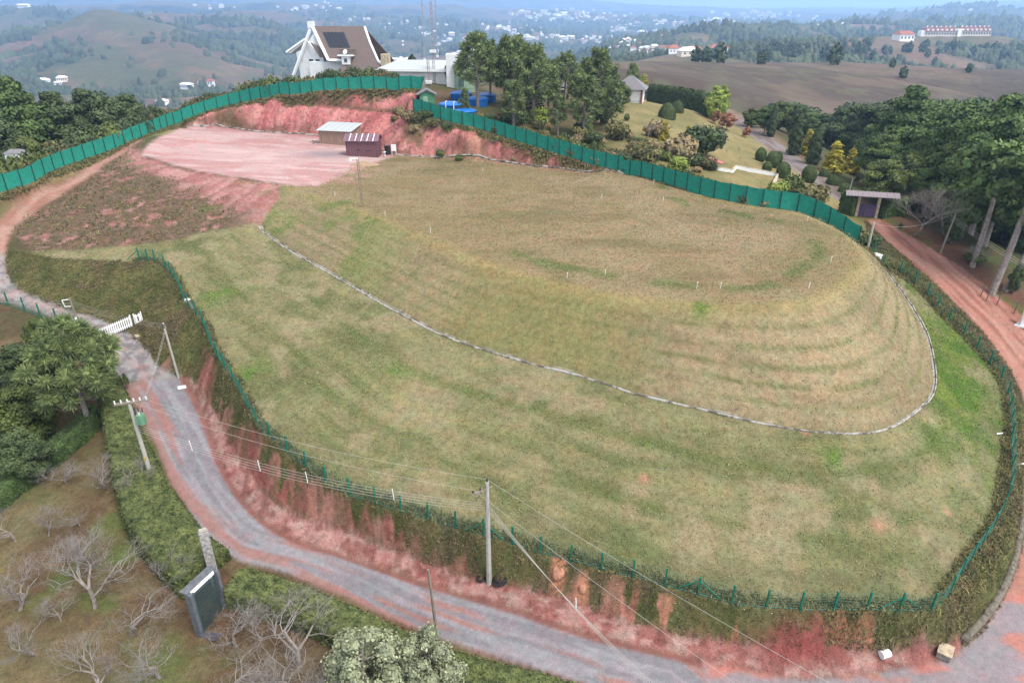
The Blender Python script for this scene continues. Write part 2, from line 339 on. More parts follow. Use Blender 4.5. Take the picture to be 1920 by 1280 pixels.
def land_mat(name, s1=3.2, s2=14, amp=.28, bump=.05, far=False):
    """colour comes from the 'soil' attribute; fine noise breaks it up"""
    m = bpy.data.materials.new(name); m.use_nodes = True; N, L = m.node_tree.nodes, m.node_tree.links
    b = N['Principled BSDF']; b.inputs['Roughness'].default_value = .95; b.inputs['Specular IOR Level'].default_value = .12
    at = N.new('ShaderNodeAttribute'); at.attribute_name = 'soil'
    ge = N.new('ShaderNodeNewGeometry')
    def noise_(s, d, r=.6):
        n = N.new('ShaderNodeTexNoise'); n.inputs['Scale'].default_value = s; n.inputs['Detail'].default_value = d; n.inputs['Roughness'].default_value = r
        L.new(ge.outputs['Position'], n.inputs['Vector']); return n
    def math_(op, a, c):
        q = N.new('ShaderNodeMath'); q.operation = op
        for i, z in enumerate((a, c)):
            if isinstance(z, (int, float)): q.inputs[i].default_value = z
            else: L.new(z, q.inputs[i])
        return q.outputs[0]
    n1 = noise_(s1, 6, .65); n2 = noise_(s2, 3, .7)
    n5 = noise_(s2*2.6, 2, .8); n6 = noise_(s1*.28, 5, .7)
    a = math_('MULTIPLY', math_('SUBTRACT', n1.outputs['Fac'], .5), amp*5)
    c = math_('MULTIPLY', math_('SUBTRACT', n2.outputs['Fac'], .5), amp*6)
    am = N.new('ShaderNodeAttribute'); am.attribute_name = 'rough'
    c = math_('ADD', c, math_('ADD', math_('MULTIPLY', math_('SUBTRACT', n5.outputs['Fac'], .5), amp*6), math_('MULTIPLY', math_('SUBTRACT', n6.outputs['Fac'], .5), amp*2.2)))
    v = math_('MAXIMUM', math_('ADD', 1.0, math_('MULTIPLY', math_('ADD', a, c), am.outputs['Fac'])), .15)
    vm = N.new('ShaderNodeVectorMath'); vm.operation = 'SCALE'; L.new(at.outputs['Color'], vm.inputs[0]); L.new(v, vm.inputs['Scale'])
    # slight hue drift of the blades and grains
    n3 = noise_(s1*.35, 4); mx = N.new('ShaderNodeMix'); mx.data_type = 'RGBA'; mx.blend_type = 'MULTIPLY'
    rp = N.new('ShaderNodeValToRGB'); rp.color_ramp.elements[0].position = .35; rp.color_ramp.elements[0].color = (1.06, .97, .92, 1)
    rp.color_ramp.elements[1].position = .65; rp.color_ramp.elements[1].color = (.92, 1.03, .95, 1)
    L.new(n3.outputs['Fac'], rp.inputs[0]); mx.inputs['Factor'].default_value = 1
    L.new(vm.outputs[0], mx.inputs['A']); L.new(rp.outputs[0], mx.inputs['B']); L.new(mx.outputs['Result'], b.inputs['Base Color'])
    if bump:
        bp = N.new('ShaderNodeBump'); bp.inputs['Distance'].default_value = bump; bp.inputs['Strength'].default_value = .8
        hs = math_('ADD', n1.outputs['Fac'], math_('MULTIPLY', n2.outputs['Fac'], .5))
        L.new(math_('MULTIPLY', hs, am.outputs['Fac']), bp.inputs['Height']); L.new(bp.outputs[0], b.inputs['Normal'])
    return m
M_land = land_mat('land surface', 2.2, 11, .26, .07)
M_far = land_mat('distant hill surface', .035, .12, .16, 0, True)

# ---------------------------------------------------------------- colour zones of the near land
x, y, z = X.ravel(), Y.ravel(), Z.ravel(); fx, fy = fx.ravel(), fy.ravel()
n_big = fbm(x/26, y/26, 1, 6); n_mid = fbm(x/7, y/7, 2, 6, .6); n_sm = fbm(x/2, y/2, 3, 3); n_ti = fbm(x/.7, y/.7, 4, 2)
wx = (fbm(x/3.5, y/3.5, 21, 3)-.5)*2.2; wy = (fbm(x/3.5, y/3.5, 22, 3)-.5)*2.2     # edge wobble
ex, ey = x+wx*.55, y+wy*.55
col = np.zeros((len(x), 3)); rgh = np.ones(len(x)); zone = np.zeros(len(x), int)
def mixc(m, c, a=1.0):   # a: strength
    global col
    if getattr(m, 'dtype', None) == bool: m = smoothg(m.reshape(X.shape).astype(float), 2).ravel()
    m = np.clip(np.asarray(m, float)*np.asarray(a), 0, 1)[:, None]; col = col*(1-m) + (c if getattr(c, 'ndim', 1) == 2 else np.asarray(c)[None])*m
def lerp(a, b, t): t = np.clip(t, 0, 1)[:, None]; return a*(1-t)+b*t
# 0 default rough ground, forest floor
col = lerp(S(92,84,62), S(84,92,54), sstep(.35, .65, n_mid)); mixc(sstep(.55, .75, n_sm), S(110,82,66), .6)
# garden (left foreground)
gz = (x < 14+wx+.25*y) & (y < 62) & (x > -90); gzm = gz.copy()
g = lerp(S(124,112,82), S(108,88,68), sstep(.42, .6, n_big)); g = lerp(g, S(104,112,66), sstep(.48, .68, fbm(x/6, y/6, 31, 6, .6))*sstep(-14,-24,x)); g = lerp(g, S(132,118,92), sstep(.52,.7,n_sm)*.5)
mixc(gz, g)
mixc(gz*np.exp(-((x+25)**2+(y-37)**2)/40)*sstep(.35,.6,n_mid), S(88,58,48))
# grassland beyond the right fence (knoll) -- green by the grove, straw on the knoll
kp = list(C['rfence']) + [p for p in C['driveR']] + [Vector((60,210,0)), Vector((-45,215,0)), Vector((-36,150,0))]
km = inpoly(ex, ey, kp)
kn = lerp(S(158,143,102), S(138,130,88), sstep(.4, .65, n_mid)); kn = lerp(kn, S(118,112,76), sstep(.55, .8, n_sm)*.5)
kn = lerp(kn, lerp(S(112,92,72), S(92,92,58), sstep(.4,.6,n_mid)), sstep(24, 8, x))
mixc(km, kn); zone[km] = 9
# brown hill and outer hills from far function
hb = (y > 235) & (x > 20); brown = lerp(S(116,98,86), S(94,80,72), sstep(.4, .6, n_big)); brown = lerp(brown, S(112,112,82), sstep(.5, .7, n_mid)*.5)
mixc(sstep(-28, -14, z)*hb, brown)
zone[(rr.ravel() > 215)] = 10
# left of back fence: dark green scrub slope
# lawn
lm = inpoly(x, y, lawnpoly)
lw = lerp(S(146,138,108), S(124,126,88), sstep(.36, .6, n_mid))
lw = lerp(lw, S(158,148,112), sstep(.5, .75, fbm(x/4, y/4, 33, 4))*.7)
mixc(lm, lw); zone[lm] = 1
dx_, ds_, dz_, dg_ = polydist(x, y, C['drain'])
drainp = list(C['drain']) + [p for p in C['rfence'][::-1] if p.x > 24] + [p for p in C['padback'][::-1] if p.x > -20] + [pix(520,345,15.4), pix(470,400,13.5)]
up = inpoly(x, y, drainp) & lm
u1 = lerp(S(150,134,106), S(168,150,120), sstep(.38, .62, .4*n_mid+.6*fbm(ds_/8, dx_/.9, 58, 5, .6))); u1 = lerp(u1, S(144,138,88), sstep(.52, .75, n_big)*.7)
mixc(up, u1)
rimp = [p for p in C['rim']] + [p for p in C['padback'][::-1] if p.x > -20] + [pix(640,318,15.4), pix(600,345,15.3)]
flat = inpoly(ex, ey, rimp) & lm
u2 = lerp(S(158,136,108), S(148,130,98), sstep(.4, .6, n_mid)); u2 = lerp(u2, S(120,112,78), sstep(.5, .68, fbm(x/14+2, y/5, 41, 6, .6))*.75); u2 = lerp(u2, S(140,118,90), sstep(.5, .7, fbm(x/6, y/1.6, 44, 4))*.5)
u2 = lerp(u2, S(164,143,116), sstep(.5, .7, fbm(x/9, y/9, 42, 3))*.6)
mixc(flat, u2)
rd, rs_, rz_, rg_ = polydist(x, y, C['rim'])
rin = rd.copy()
mixc(flat*np.exp(-((rd-4.2-1.2*(n_mid-.5))/1.1)**2)*sstep(.42,.6,fbm(x/3,y/3,45,3))*(x > 0), S(104,116,66), .75)   # green ring inside the rim
mixc(lm*np.exp(-(rd/1.0)**2)*(x > -35), S(165,150,100), .55)
# terrace furrows: contour rings above and below the drain
frac = np.where(up, (15-z)/np.maximum(15-np.clip(dz_, 7, 14.5), .5), 0)
for lv, am in ((.2, .4), (.38, .45), (.55, .5), (.7, .5), (.85, .4)):
    mixc(up*(~flat)*np.exp(-((frac-lv+.02*(n_mid-.5))/.02)**2)*sstep(.15,.5,fbm(x/2.5,y/2.5,61,3)), S(108,116,68), np.minimum(1, am*(1.0+.5*sstep(6,18,x))))
low = lm & ~up
gr = lerp(S(146,138,104), S(114,116,78), sstep(.36, .64, .45*fbm(x/8, y/8, 52, 6, .6)+.55*fbm(ds_/7, dx_/1.3, 57, 5, .6)))
gr = lerp(gr, S(160,146,118), sstep(.52, .7, fbm(x/3, y/3, 53, 4))*.75)
mixc(low, gr)
f2 = np.where(low, dx_/np.maximum(dx_+fx, .5), 0)
for lv, am, cc in ((.12, .5, S(156,148,104)), (.3, .55, S(98,112,60)), (.48, .45, S(150,146,100)), (.64, .5, S(100,112,62)), (.8, .5, S(148,142,104))):
    mixc(low*np.exp(-((f2-lv+.03*(n_mid-.5))/.03)**2)*sstep(.35,.6,fbm(x/2.5,y/2.5,62,3)), cc, am)
# bright green flanks: right edge outside the drain, and the left shoulder of the plateau
mixc(low*sstep(30, 38, x)*sstep(.3, .55, n_mid), lerp(S(84,116,40), S(112,130,56), sstep(.4, .6, n_sm)), 1.0)
mixc(low*sstep(20, 30, x)*sstep(38,34,x)*sstep(.42,.6,n_big), S(118,126,66), .6)
sh = up & ~flat
mixc(sh*sstep(-6, -22, x)*sstep(.36, .56, n_mid), S(112,130,66), .75)
mixc(lm*(fx < 2.5)*sstep(.3,.6,n_sm)*(y<60), S(130,124,96), .5)
for (uu, vv, zz, q) in ((788,498,14,1.0),(1308,620,12.6,.8),(1562,880,6.2,.9),(410,545,10.9,2.2),(455,680,10,2),(640,385,14.8,1.5),(730,690,9.6,1.2)):
    p = pix(uu, vv, zz); mixc(np.exp(-((x-p.x)**2+(y-p.y)**2)/q**2)*sstep(.3,.6,n_sm), S(96,134,52), .9)
for (uu, vv, zz, q) in ((1507,828,7.2,.35),(1208,886,6.8,.4),(1642,987,5,.45),(1774,965,4.4,.3)):
    p = pix(uu, vv, zz); mixc(np.exp(-((x-p.x)**2+(y-p.y)**2)/q**2), S(190,140,120), .9)
# left grass strip by the track + ridge
lt = inpoly(ex, ey, [p for p in C['trackL']] + [p for p in C['backfence'][::-1] if False] + [Vector((-110,70,0)), Vector((-95,90,0)), Vector((-66,118,0))])
bf = [p for p in C['backfence'] if p.x < -55]
ltp = bf + [p for p in C['trackL'] if p.y > 78]
mm = inpoly(x, y, ltp); mixc(mm, lerp(S(138,140,86), S(112,112,74), sstep(.4,.62,n_mid))); zone[mm] = 1
# pink slope between pad and lawn
sp = [p for p in C['trackR'] if p.y > 82] + C['slopefoot'] + C['padfront'][::-1]
sm = inpoly(ex, ey, sp)
pd, ps, pz, pg = polydist(x, y, C['padfront'])
strk = fbm(ps/.8, pd/9, 71, 3)
pk = lerp(S(190,140,138), S(172,116,114), sstep(.4, .62, strk)); pk = lerp(pk, S(208,160,158), sstep(.55,.75,n_sm)*.5)
vegm = sstep(6.5, 11, pd+6*(n_mid-.5)+6*sstep(-32, -58, x)) * sstep(.26, .42, n_sm*.5+n_ti*.5)
vegm = vegm*sstep(-30,-36,x+3*(n_mid-.5))
pk = lerp(pk, lerp(S(118,98,84), S(98,88,66), sstep(.4,.6,n_ti)), vegm*.97)
pk = lerp(pk, S(160,118,104), vegm*sstep(.6,.75,n_ti)*.35)
mixc(sm, pk); zone[sm] = 3
for (uu, vv, q) in ((465,348,1.5),(498,358,1.5),(245,308,1.0),(275,318,1.0),(385,375,1.2)):
    p = pix(uu, vv, 15); mixc(sm*np.exp(-((x-p.x)**2+(y-p.y)**2)/q**2)*sstep(.3,.55,n_sm), S(110,120,68), .9)
# pad
pp = list(C['padfront']) + [pix(600,345,15.3), pix(660,318,15.3), pix(742,293,15.2)] + [p for p in C['padback'][::-1] if p.x < -20] + [pix(300,262,16.4)]
pm = inpoly(x+wx*.25, y+wy*.25, pp)
th = .5*x+y*.9; pc = lerp(S(206,172,174), S(196,152,154), sstep(.42, .6, fbm(x/9+y/14, y/3.0, 72, 4)))
pc = lerp(pc, S(192,136,134), sstep(.54, .7, fbm(x/9, y/3.2, 73, 6, .6))*.55); pc = lerp(pc, S(218,190,192), sstep(.55, .7, fbm(x/5, y/1.5, 74, 4))*.7)
mixc(pm, pc); zone[pm] = 2
p = pix(610,290,15.5); mixc(pm*np.exp(-((x-p.x)**2/18+(y-p.y)**2/9)), S(158,142,152), .9)
mixc((pm|sm)*np.exp(-((pd+.4*(n_ti-.5))/.55)**2)*sstep(.3,.5,n_sm), S(112,86,74), .8)
mixc(lm*sstep(3.5, 0, np.hypot(x+26, (y-106)*.6)-4)*sstep(.4,.6,n_sm), S(196,150,150), .6)
# cut slopes
cp = [p for p in C['padback'] if p.x > -80] + [p for p in C['cuttopR'][::-1]] + list(C['cuttop'][::-1])
cpo = [p for p in C['padback']] + [p for p in C['rfence'][::-1] if p.x < 24] + [p for p in C['backfence'][::-1] if p.x > -72]
co = inpoly(x, y, cpo)
bd, bs, bz, bgs = polydist(x, y, C['padback'])
rd2, rs2, rz2, rg2 = polydist(x, y, C['rfence']); bd2, _, _, _ = polydist(x, y, C['backfence'])
ft = np.minimum(rd2, bd2)
st = fbm(bs/.55, bd/5, 81, 4); st2 = fbm(bs/2.2, bd/12, 82, 3)
cc = lerp(S(216,142,140), S(190,112,114), sstep(.4, .6, st)); cc = lerp(cc, S(228,164,158), sstep(.52, .7, st2)*.7); cc = lerp(cc, S(150,86,84), sstep(.62,.74,st)*.5)
cc = lerp(cc, S(222,164,132), sstep(.55,.7,fbm(bs/6,bd/6,85,3))*sstep(-20,5,x)*.7)
mixc(co, cc); zone[co] = 4
vd = 1.1+2.6*(st2-.5)+2.0*(n_mid-.5)
vg = lerp(S(98,84,58), S(84,88,50), sstep(.4,.6,n_sm)); vg = lerp(vg, S(124,104,78), sstep(.55,.7,n_ti)*.6)
mixc(co*sstep(.6, -.6, ft-vd), vg, .95)
q = pix(795,222,20.5); mixc(co*sstep(1.2,.6,np.hypot((x-q.x)/4.2, (y-q.y)/3.2)+1.4*(n_mid-.5)+.8*(n_sm-.5)), vg, .9)
q = pix(420,222,18.5); mixc(co*sstep(1.2,.6,np.hypot((x-q.x)/6, (y-q.y)/7)+1.2*(n_mid-.5)+.6*(n_sm-.5)), vg, .9)
bed, _, _, _ = polydist(x, y, C['bench2']); mixc(co*np.exp(-((bed)/.6)**2), S(96,78,60), .85)
mixc(co*np.exp(-((bd-.6)/.8)**2)*sstep(.4,.55,n_sm), S(104,78,66), .7)
# banks along the lower roads
bp = [p for p in C['fence'] if not (p.y > 55 and p.x > 0)] 
toe = list(C['berm'][::-1])
bank = (C['bankcrest'] + bp + [p for p in C['rroadL'] if p.y > 0 and p.y < 60][::-1][::1][:0] + [C['rroadL'][0]] + toe + [p for p in C['trackR'][::-1] if p.y < 82])
bkm = inpoly(x, y, bank)
rb = inpoly(x, y, [p for p in C['fence'] if p.x > 28] + [p for p in C['rroadL'][::-1]])
bkm |= rb
fw = fy+2.2*(n_mid-.5)+.5*(n_sm-.5); bs1 = fbm(fw/1.1, fx/5, 91, 4); bs3 = fbm(fw/3.5, fx/8, 92, 4)
bv = lerp(S(108,110,70), S(86,92,54), sstep(.4,.6,n_sm)); bv = lerp(bv, S(120,104,74), sstep(.52,.68,n_ti)*.6); bv = lerp(bv, S(116,94,86), sstep(.5,.65,n_mid)*.4)
mixc(bkm, bv); zone[bkm] = 5
soil = lerp(S(170,104,98), S(190,134,122), sstep(.4,.6,bs1)); so2 = S(192,134,106)
soil = lerp(soil, np.broadcast_to(so2, soil.shape), sstep(6, 14, x))
tt = np.clip(fx/5.5, 0, 1)
leftb = sstep(0, -8, x)*sstep(62, 56, y)
bed_, _, _, _ = polydist(x, y, C['berm']); tb_ = fx/np.maximum(fx+bed_, .3)
sn = .28*bs3+.2*bs1+.32*n_sm+.2*n_ti; Qs = np.percentile(sn[bkm & ~rb], [50, 60, 84])
lw_ = sstep(2, -7, x)*sstep(-33, -29, x); rw_ = sstep(10, 17, x)
thr_ = Qs[2]+(Qs[0]-.01-Qs[2])*lw_+(Qs[1]-Qs[2])*rw_+.35*sstep(60, 64, y)
sm_ = sstep(-.012, .016, sn+.14*(tb_-.55)-thr_-.12*sstep(.22, .05, tb_))
mixc(bkm*sm_*(~rb), soil, (.92-.5*sstep(.52,.66,n_ti)))
for (uu, vv, zz, q1) in ((1047,1065,3.0,.62),(1092,1100,2.2,.5)):
    p = pix(uu, vv, zz); mixc(np.exp(-(((x-p.x)**2+(y-p.y)**2)/q1**2)**3), S(214,150,120), 1)
# berm strip between toe and road
bmp = inpoly(x+wx*.12, y+wy*.12, list(C['berm']) + [p for p in C['roadR'][::-1]])
bm_ = lerp(S(164,110,106), S(184,140,136), sstep(.4,.6,n_sm)); bm_ = lerp(bm_, S(134,86,80), sstep(.5,.66,n_ti)*.7); bm_ = lerp(bm_, S(196,164,158), sstep(.58,.7,fbm(x/1.1,y/.5,99,3))*.6)
mixc(bmp, bm_); zone[bmp] = 6
# main road
def road_poly(L, Rr_): return list(L) + list(Rr_[::-1])
rp1 = inpoly(x+wx*.1, y+wy*.1, road_poly(C['roadL'], C['roadR']) )
ld, ls, lz, lg = polydist(x, y, C['roadL']); qd, qs, qz, qg = polydist(x, y, C['roadR'])
ff = ld/np.maximum(ld+qd, .1)
rc = lerp(S(164,158,168), S(146,140,150), sstep(.4,.6,fbm(ls/6, ld/.5, 101, 3)))
red = S(174,126,120)
rc = lerp(rc, np.broadcast_to(red, rc.shape), sstep(.5,.64,fbm(ls/7, ld/.8, 102, 4)+.16*sstep(.25,.02,ff)+.06*sstep(.8,1,ff)+.10*sstep(-8,-20,x)*sstep(.5,.3,ff)-.07)*.8)
rc = lerp(rc, lerp(S(136,86,80), S(162,106,98), n_sm), sstep(.84,.93,ff+.1*(n_mid-.5))*.9)
mixc(rp1, rc); zone[rp1] = 7
# bottom right junction & right dirt road
rp2 = inpoly(x+wx*.15, y+wy*.15, road_poly(C['rroadL'], C['rroadR']))
dd2, s2_, _, _ = polydist(x, y, C['rroadL'])
r2 = lerp(S(184,132,120), S(162,108,98), sstep(.4,.65,fbm(s2_/6, dd2/.7, 111, 4))); r2 = lerp(r2, S(196,152,140), sstep(.55,.7,fbm(s2_/5, dd2/.6, 112, 3))*.6)
mixc(rp2, r2); zone[rp2] = 7
jn = (y < 36) & (x > 12+wx*.6) & (y > 27-(x-10)*.62+wy) & (~bkm) & (~lm) & (~bmp)
jc = lerp(S(196,134,126), S(160,148,156), sstep(.42,.56,fbm(x/5,y/2,113,4)+.12*sstep(32,28,y))); mixc(jn & (rp2|rp1|(x>16)), jc); zone[jn & (x > 16)] = 7; mixc((~jn)&(zone==0)&(x>10)&(y<28), S(104,100,64), .8)
gd, gs_, gz_, gg_ = polydist(x, y, C['gutter'])
# left track
tp = road_poly(C['trackL'], C['trackR']); tm = inpoly(x+wx*.12, y+wy*.12, tp)
td, ts, _, _ = polydist(x, y, C['trackL']); te, _, _, _ = polydist(x, y, C['trackR'])
tc_ = lerp(S(186,146,136), S(168,122,110), sstep(.4,.6,fbm(ts/5, td/.7, 121, 4)))
gvl = lerp(S(172,164,168), S(134,128,134), sstep(.42,.6,fbm(x/.5,y/.5,125,2))); gvl = lerp(gvl, S(190,150,148), sstep(.52,.7,fbm(ts/2, td/.8, 122, 5, .7))*.6)
tc_ = lerp(tc_, gvl, sstep(79, 74, y+2*(n_mid-.5))*sstep(53,55.5,y+4*(n_mid-.5)))
mixc(tm, tc_); zone[tm] = 7
mixc(np.exp(-((te)/.5)**2)*(y>82)*sstep(.3,.6,n_sm), S(110,86,72), .7)
mixc(np.exp(-((td+.9)/.9)**2)*(y>84)*(~tm)*sstep(.4,.6,n_sm), S(140,88,74), .8)
# drive to the house on the knoll
dp = inpoly(x, y, road_poly(C['driveL'], C['driveR'])); a1, s1_, _, _ = polydist(x, y, C['driveL'])
mixc(dp, lerp(S(150,138,142), S(128,112,108), sstep(.4,.6,fbm(s1_/5, a1/.6, 131, 3)))); zone[dp] = 8
a2, _, _, _ = polydist(x, y, C['driveR']); mixc((~dp)*np.exp(-((a2-1)/.9)**2)*(y>95), S(150,118,102), .6)
# verge right of the dirt road
vr, _, _, _ = polydist(x, y, C['rroadR']); mixc((~rp2)*(x>40)*(y>35)*sstep(7,1,vr+3*(n_mid-.5)), lerp(S(120,84,72), S(104,100,62), sstep(.4,.6,n_mid)), .9)
rgh = np.where(np.isin(zone, (7, 8)), .6, np.where(np.isin(zone, (2,)), .5, np.where(np.isin(zone, (5, 4, 3, 6)), 1.15, .95)))
rgh = np.where(zone == 10, .5, rgh)
gzm = gzm & (zone == 0)
# ---- fine relief in the geometry itself
dzr = (n_ti-.5)*.10
dzr = dzr*np.where(np.isin(zone, (1, 7, 2, 8)), .25, 1.0)
dzr += np.where(co, (st-.5)*.9*sstep(0, 1.5, bd)*sstep(0, 1.2, ft), 0)
dzr += np.where(sm, (strk-.5)*.35, 0)
dzr += np.where(bkm & ~rb, (bs1-.5)*.5*sstep(.8, 2.2, fx), 0) + np.where(bkm, (n_ti-.5)*.25, 0)
for lv in (.22, .42, .62, .8): dzr += np.where(up & ~flat, -.012*np.exp(-((frac-lv)/.02)**2), 0)
for lv in (.3, .64): dzr += np.where(low, -.03*np.exp(-((f2-lv)/.02)**2), 0)
dzr += np.where(bmp, .25*(n_sm-.4), 0)
dzr -= np.where(lm, .30*np.exp(-(dx_/.28)**2), 0)          # the drain's trench
q = pix(1500,1222,.5); heap = .7*np.exp(-(((x-q.x)/3.2)**2+((y-q.y)/.8)**2))*(.7+.6*n_ti); dzr += heap; mixc(heap/.5, S(146,84,80), .9)
far_w = sstep(150, 260, rr.ravel()); dzr = dzr*(1-far_w) + (n_mid-.5)*1.2*far_w
z = z+dzr; Z = z.reshape(X.shape)
# ---- split the one sheet into named pieces of ground
col = np.clip(col, .005, .9)
I = np.arange(NR*NA).reshape(NR, NA)
Q = np.stack([I[:-1, :-1], I[:-1, 1:], I[1:, 1:], I[1:, :-1]], -1).reshape(-1, 4)[:, ::-1]
VV = np.stack([x, y, z], -1)
def add_attr(o, c, r):
    me = o.data; a = me.attributes.new('soil', 'FLOAT_COLOR', 'POINT'); a.data.foreach_set('color', np.concatenate([c, np.ones((len(c), 1))], 1).astype(np.float32).ravel())
    b = me.attributes.new('rough', 'FLOAT', 'POINT'); b.data.foreach_set('value', r.astype(np.float32))
names = {0: 'ground', 1: 'lawn', 2: 'dirt_pad', 3: 'pink_earth_slope', 4: 'cut_earth_slope', 5: 'road_bank', 6: 'road_verge', 7: 'road', 8: 'driveway', 9: 'garden_ground', 10: 'outer_hillside'}
zq = zone[Q[:, 0]]
for k, nm in names.items():
    f = Q[zq == k]
    if not len(f): continue
    idx, inv = np.unique(f.ravel(), return_inverse=True)
    o = mesh_np(nm, VV[idx], inv.reshape(-1, 4), M_land, smooth=True); add_attr(o, col[idx], rgh[idx]); o['kind'] = 'structure'
near_mesh_bvh = BVHTree.FromPolygons(VV.tolist(), Q.tolist())
def gz(x, y):
    h = near_mesh_bvh.ray_cast(Vector((x, y, 900)), Vector((0, 0, -1)))
    if h[0] is not None: return h[0].z
    return float(far_z(np.array([float(x)]), np.array([float(y)]))[0])
def hit(u, v):
    """the ground point seen at photo position (u, v)"""
    o = Vector((0, 0, CAMH)); d = (pix(u, v, d=10)-o).normalized(); h = near_mesh_bvh.ray_cast(o, d)
    return h[0]
# ---- far sheet
NA2, NR2 = 900, 520
th2 = np.linspace(-R(52), R(52), NA2); r2_ = 418*(16000/418)**np.linspace(0, 1, NR2)
X2, Y2 = grid(r2_, th2); Z2 = far_z(X2, Y2); Z2[0, :] -= 1.0
gy, gx = np.gradient(Z2); 
x2, y2, z2 = X2.ravel(), Y2.ravel(), Z2.ravel(); rr2 = np.hypot(x2, y2)
slope = np.abs(np.gradient(Z2, axis=1)).ravel()
curv = (Z2 - smoothg(Z2, 60)).ravel(); cvx = curv/np.interp(rr2, [400, 1000, 3000, 8000], [1.2, 4, 9, 14])
fn = fbm(x2/170, y2/170, 201, 5); fn2 = fbm(x2/45, y2/45, 202, 4)
forest = sstep(-.10, .16, (fn-.5)*1.7 - cvx*.38 + .06 + .06*(fn2-.5))
col2 = lerp(S(134,108,90), S(104,102,72), sstep(.35,.65,fbm(x2/320,y2/320,203,4)))
col2 = lerp(col2, S(150,118,98), sstep(.55,.7,fn2)*.5)
fc = lerp(S(36,46,28), S(56,64,38), sstep(.4,.6,fn2))
u2_ = 960+F*x2/(y2*cP-(z2-CAMH)*sP)
bhD = polydist(x2, y2, dens(RID[0][0], 120))[0]; bhm = sstep(260, 190, bhD)
col2 = lerp(col2, lerp(S(116,98,86), S(94,80,72), sstep(.4,.6,fn2)), bhm)
forest = forest*(1-bhm)
for kr, q0, q1 in ((5, 190, 60), (6, 120, 50)):
    Dk = polydist(x2, y2, dens(RID[kr][0], 120))[0]; forest = forest*(1-.8*sstep(q0, q1, Dk+70*(fn2-.5)))
col2 = lerp(col2, fc, forest)
far_o = mesh_np('hills', np.stack([x2, y2, z2], -1), np.stack([(J := np.arange(NR2*NA2).reshape(NR2, NA2))[:-1, :-1], J[:-1, 1:], J[1:, 1:], J[1:, :-1]], -1).reshape(-1, 4)[:, ::-1], M_far, smooth=True)
add_attr(far_o, np.clip(col2, .01, .9), np.ones(len(x2))); far_o['kind'] = 'structure'
forest_g = forest.reshape(X2.shape)
# ---------------------------------------------------------------- vegetation makers
def leaf_mat(name, c, var=.35, hue=(1.15, 1.05, .8), sc_=1.3, rough=.75):
    m = bpy.data.materials.new(name); m.use_nodes = True; N, L = m.node_tree.nodes, m.node_tree.links
    b = N['Principled BSDF']; b.inputs['Roughness'].default_value = rough; b.inputs['Specular IOR Level'].default_value = .2
    g = N.new('ShaderNodeNewGeometry'); n = N.new('ShaderNodeTexNoise'); n.inputs['Scale'].default_value = sc_; n.inputs['Detail'].default_value = 3
    L.new(g.outputs['Position'], n.inputs['Vector'])
    oi = N.new('ShaderNodeObjectInfo'); r = N.new('ShaderNodeValToRGB'); e = r.color_ramp.elements
    c = np.array(c, float); e[0].position = .3; e[0].color = (*[float(q) for q in c*(1-var)], 1)
    e[1].position = .72; e[1].color = (*[float(q) for q in np.clip(c*(1+var)*np.array(hue), 0, .8)], 1)
    ri = N.new('ShaderNodeMapRange'); ri.inputs['To Min'].default_value = .82; ri.inputs['To Max'].default_value = 1.18
    L.new(oi.outputs['Random'], ri.inputs['Value']); L.new(n.outputs['Fac'], r.inputs[0])
    v = N.new('ShaderNodeVectorMath'); v.operation = 'SCALE'; L.new(r.outputs[0], v.inputs[0]); L.new(ri.outputs[0], v.inputs['Scale'])
    # each leaf its own shade
    il = N.new('ShaderNodeMapRange'); il.inputs['To Min'].default_value = .75; il.inputs['To Max'].default_value = 1.3
    L.new(g.outputs['Random Per Island'], il.inputs['Value']); v2 = N.new('ShaderNodeVectorMath'); v2.operation = 'SCALE'
    L.new(v.outputs[0], v2.inputs[0]); L.new(il.outputs[0], v2.inputs['Scale']); L.new(v2.outputs[0], b.inputs['Base Color'])
    return m
M_arau = leaf_mat('araucaria needles', (.108, .148, .068), .35, (1.2, 1.1, .8), 1.0)
M_pine = leaf_mat('pine needles', (.06, .098, .037), .4, (1.25, 1.15, .8), .5)
M_dark = leaf_mat('dark evergreen leaves', (.055, .082, .038), .4, (1.2, 1.1, .9), .6)
M_broad = leaf_mat('broad green leaves', (.075, .105, .038), .4, (1.25, 1.1, .8), .7)
M_lime = leaf_mat('fresh yellow green leaves', (.19, .25, .06), .3, (1.15, 1.05, .8), 1.0)
M_gold = leaf_mat('golden conifer leaves', (.26, .24, .04), .35, (1.2, 1.1, .8), 1.2)
M_cyp = leaf_mat('cypress leaves', (.04, .06, .03), .3, (1.2, 1.1, .8), 1.5)
M_hedge = leaf_mat('clipped hedge leaves', (.062, .088, .034), .45, (1.4, 1.12, .95), 1.9)
M_hedged = leaf_mat('dark hedge leaves', (.042, .07, .028), .3, (1.2, 1.1, .8), 1.2)  # darker green leaves of the dark hedges
M_grey = leaf_mat('grey green leaves', (.165, .185, .12), .3, (1.15, 1.1, 1.0), 2.2)
M_top = leaf_mat('topiary leaves', (.05, .075, .03), .3, (1.2, 1.1, .8), 2.5)
M_shrub = leaf_mat('shrub leaves', (.085, .10, .05), .45, (1.5, 1.1, .8), .7)
M_straw = leaf_mat('dry shrub leaves', (.20, .17, .10), .35, (1.2, 1.05, .9), .9)
M_rust = leaf_mat('reddening leaves', (.20, .13, .08), .45, (1.4, .9, .8), 1.4)
M_bark = mat('grey bark', (.20, .17, .15), .9, nscale=4, namt=.35, bump=.02)
M_barkd = mat('brown bark', (.12, .09, .075), .9, nscale=4, namt=.35, bump=.02)
M_twig = mat('bare grey twigs', (.19, .17, .16), .9, nscale=3, namt=.25)

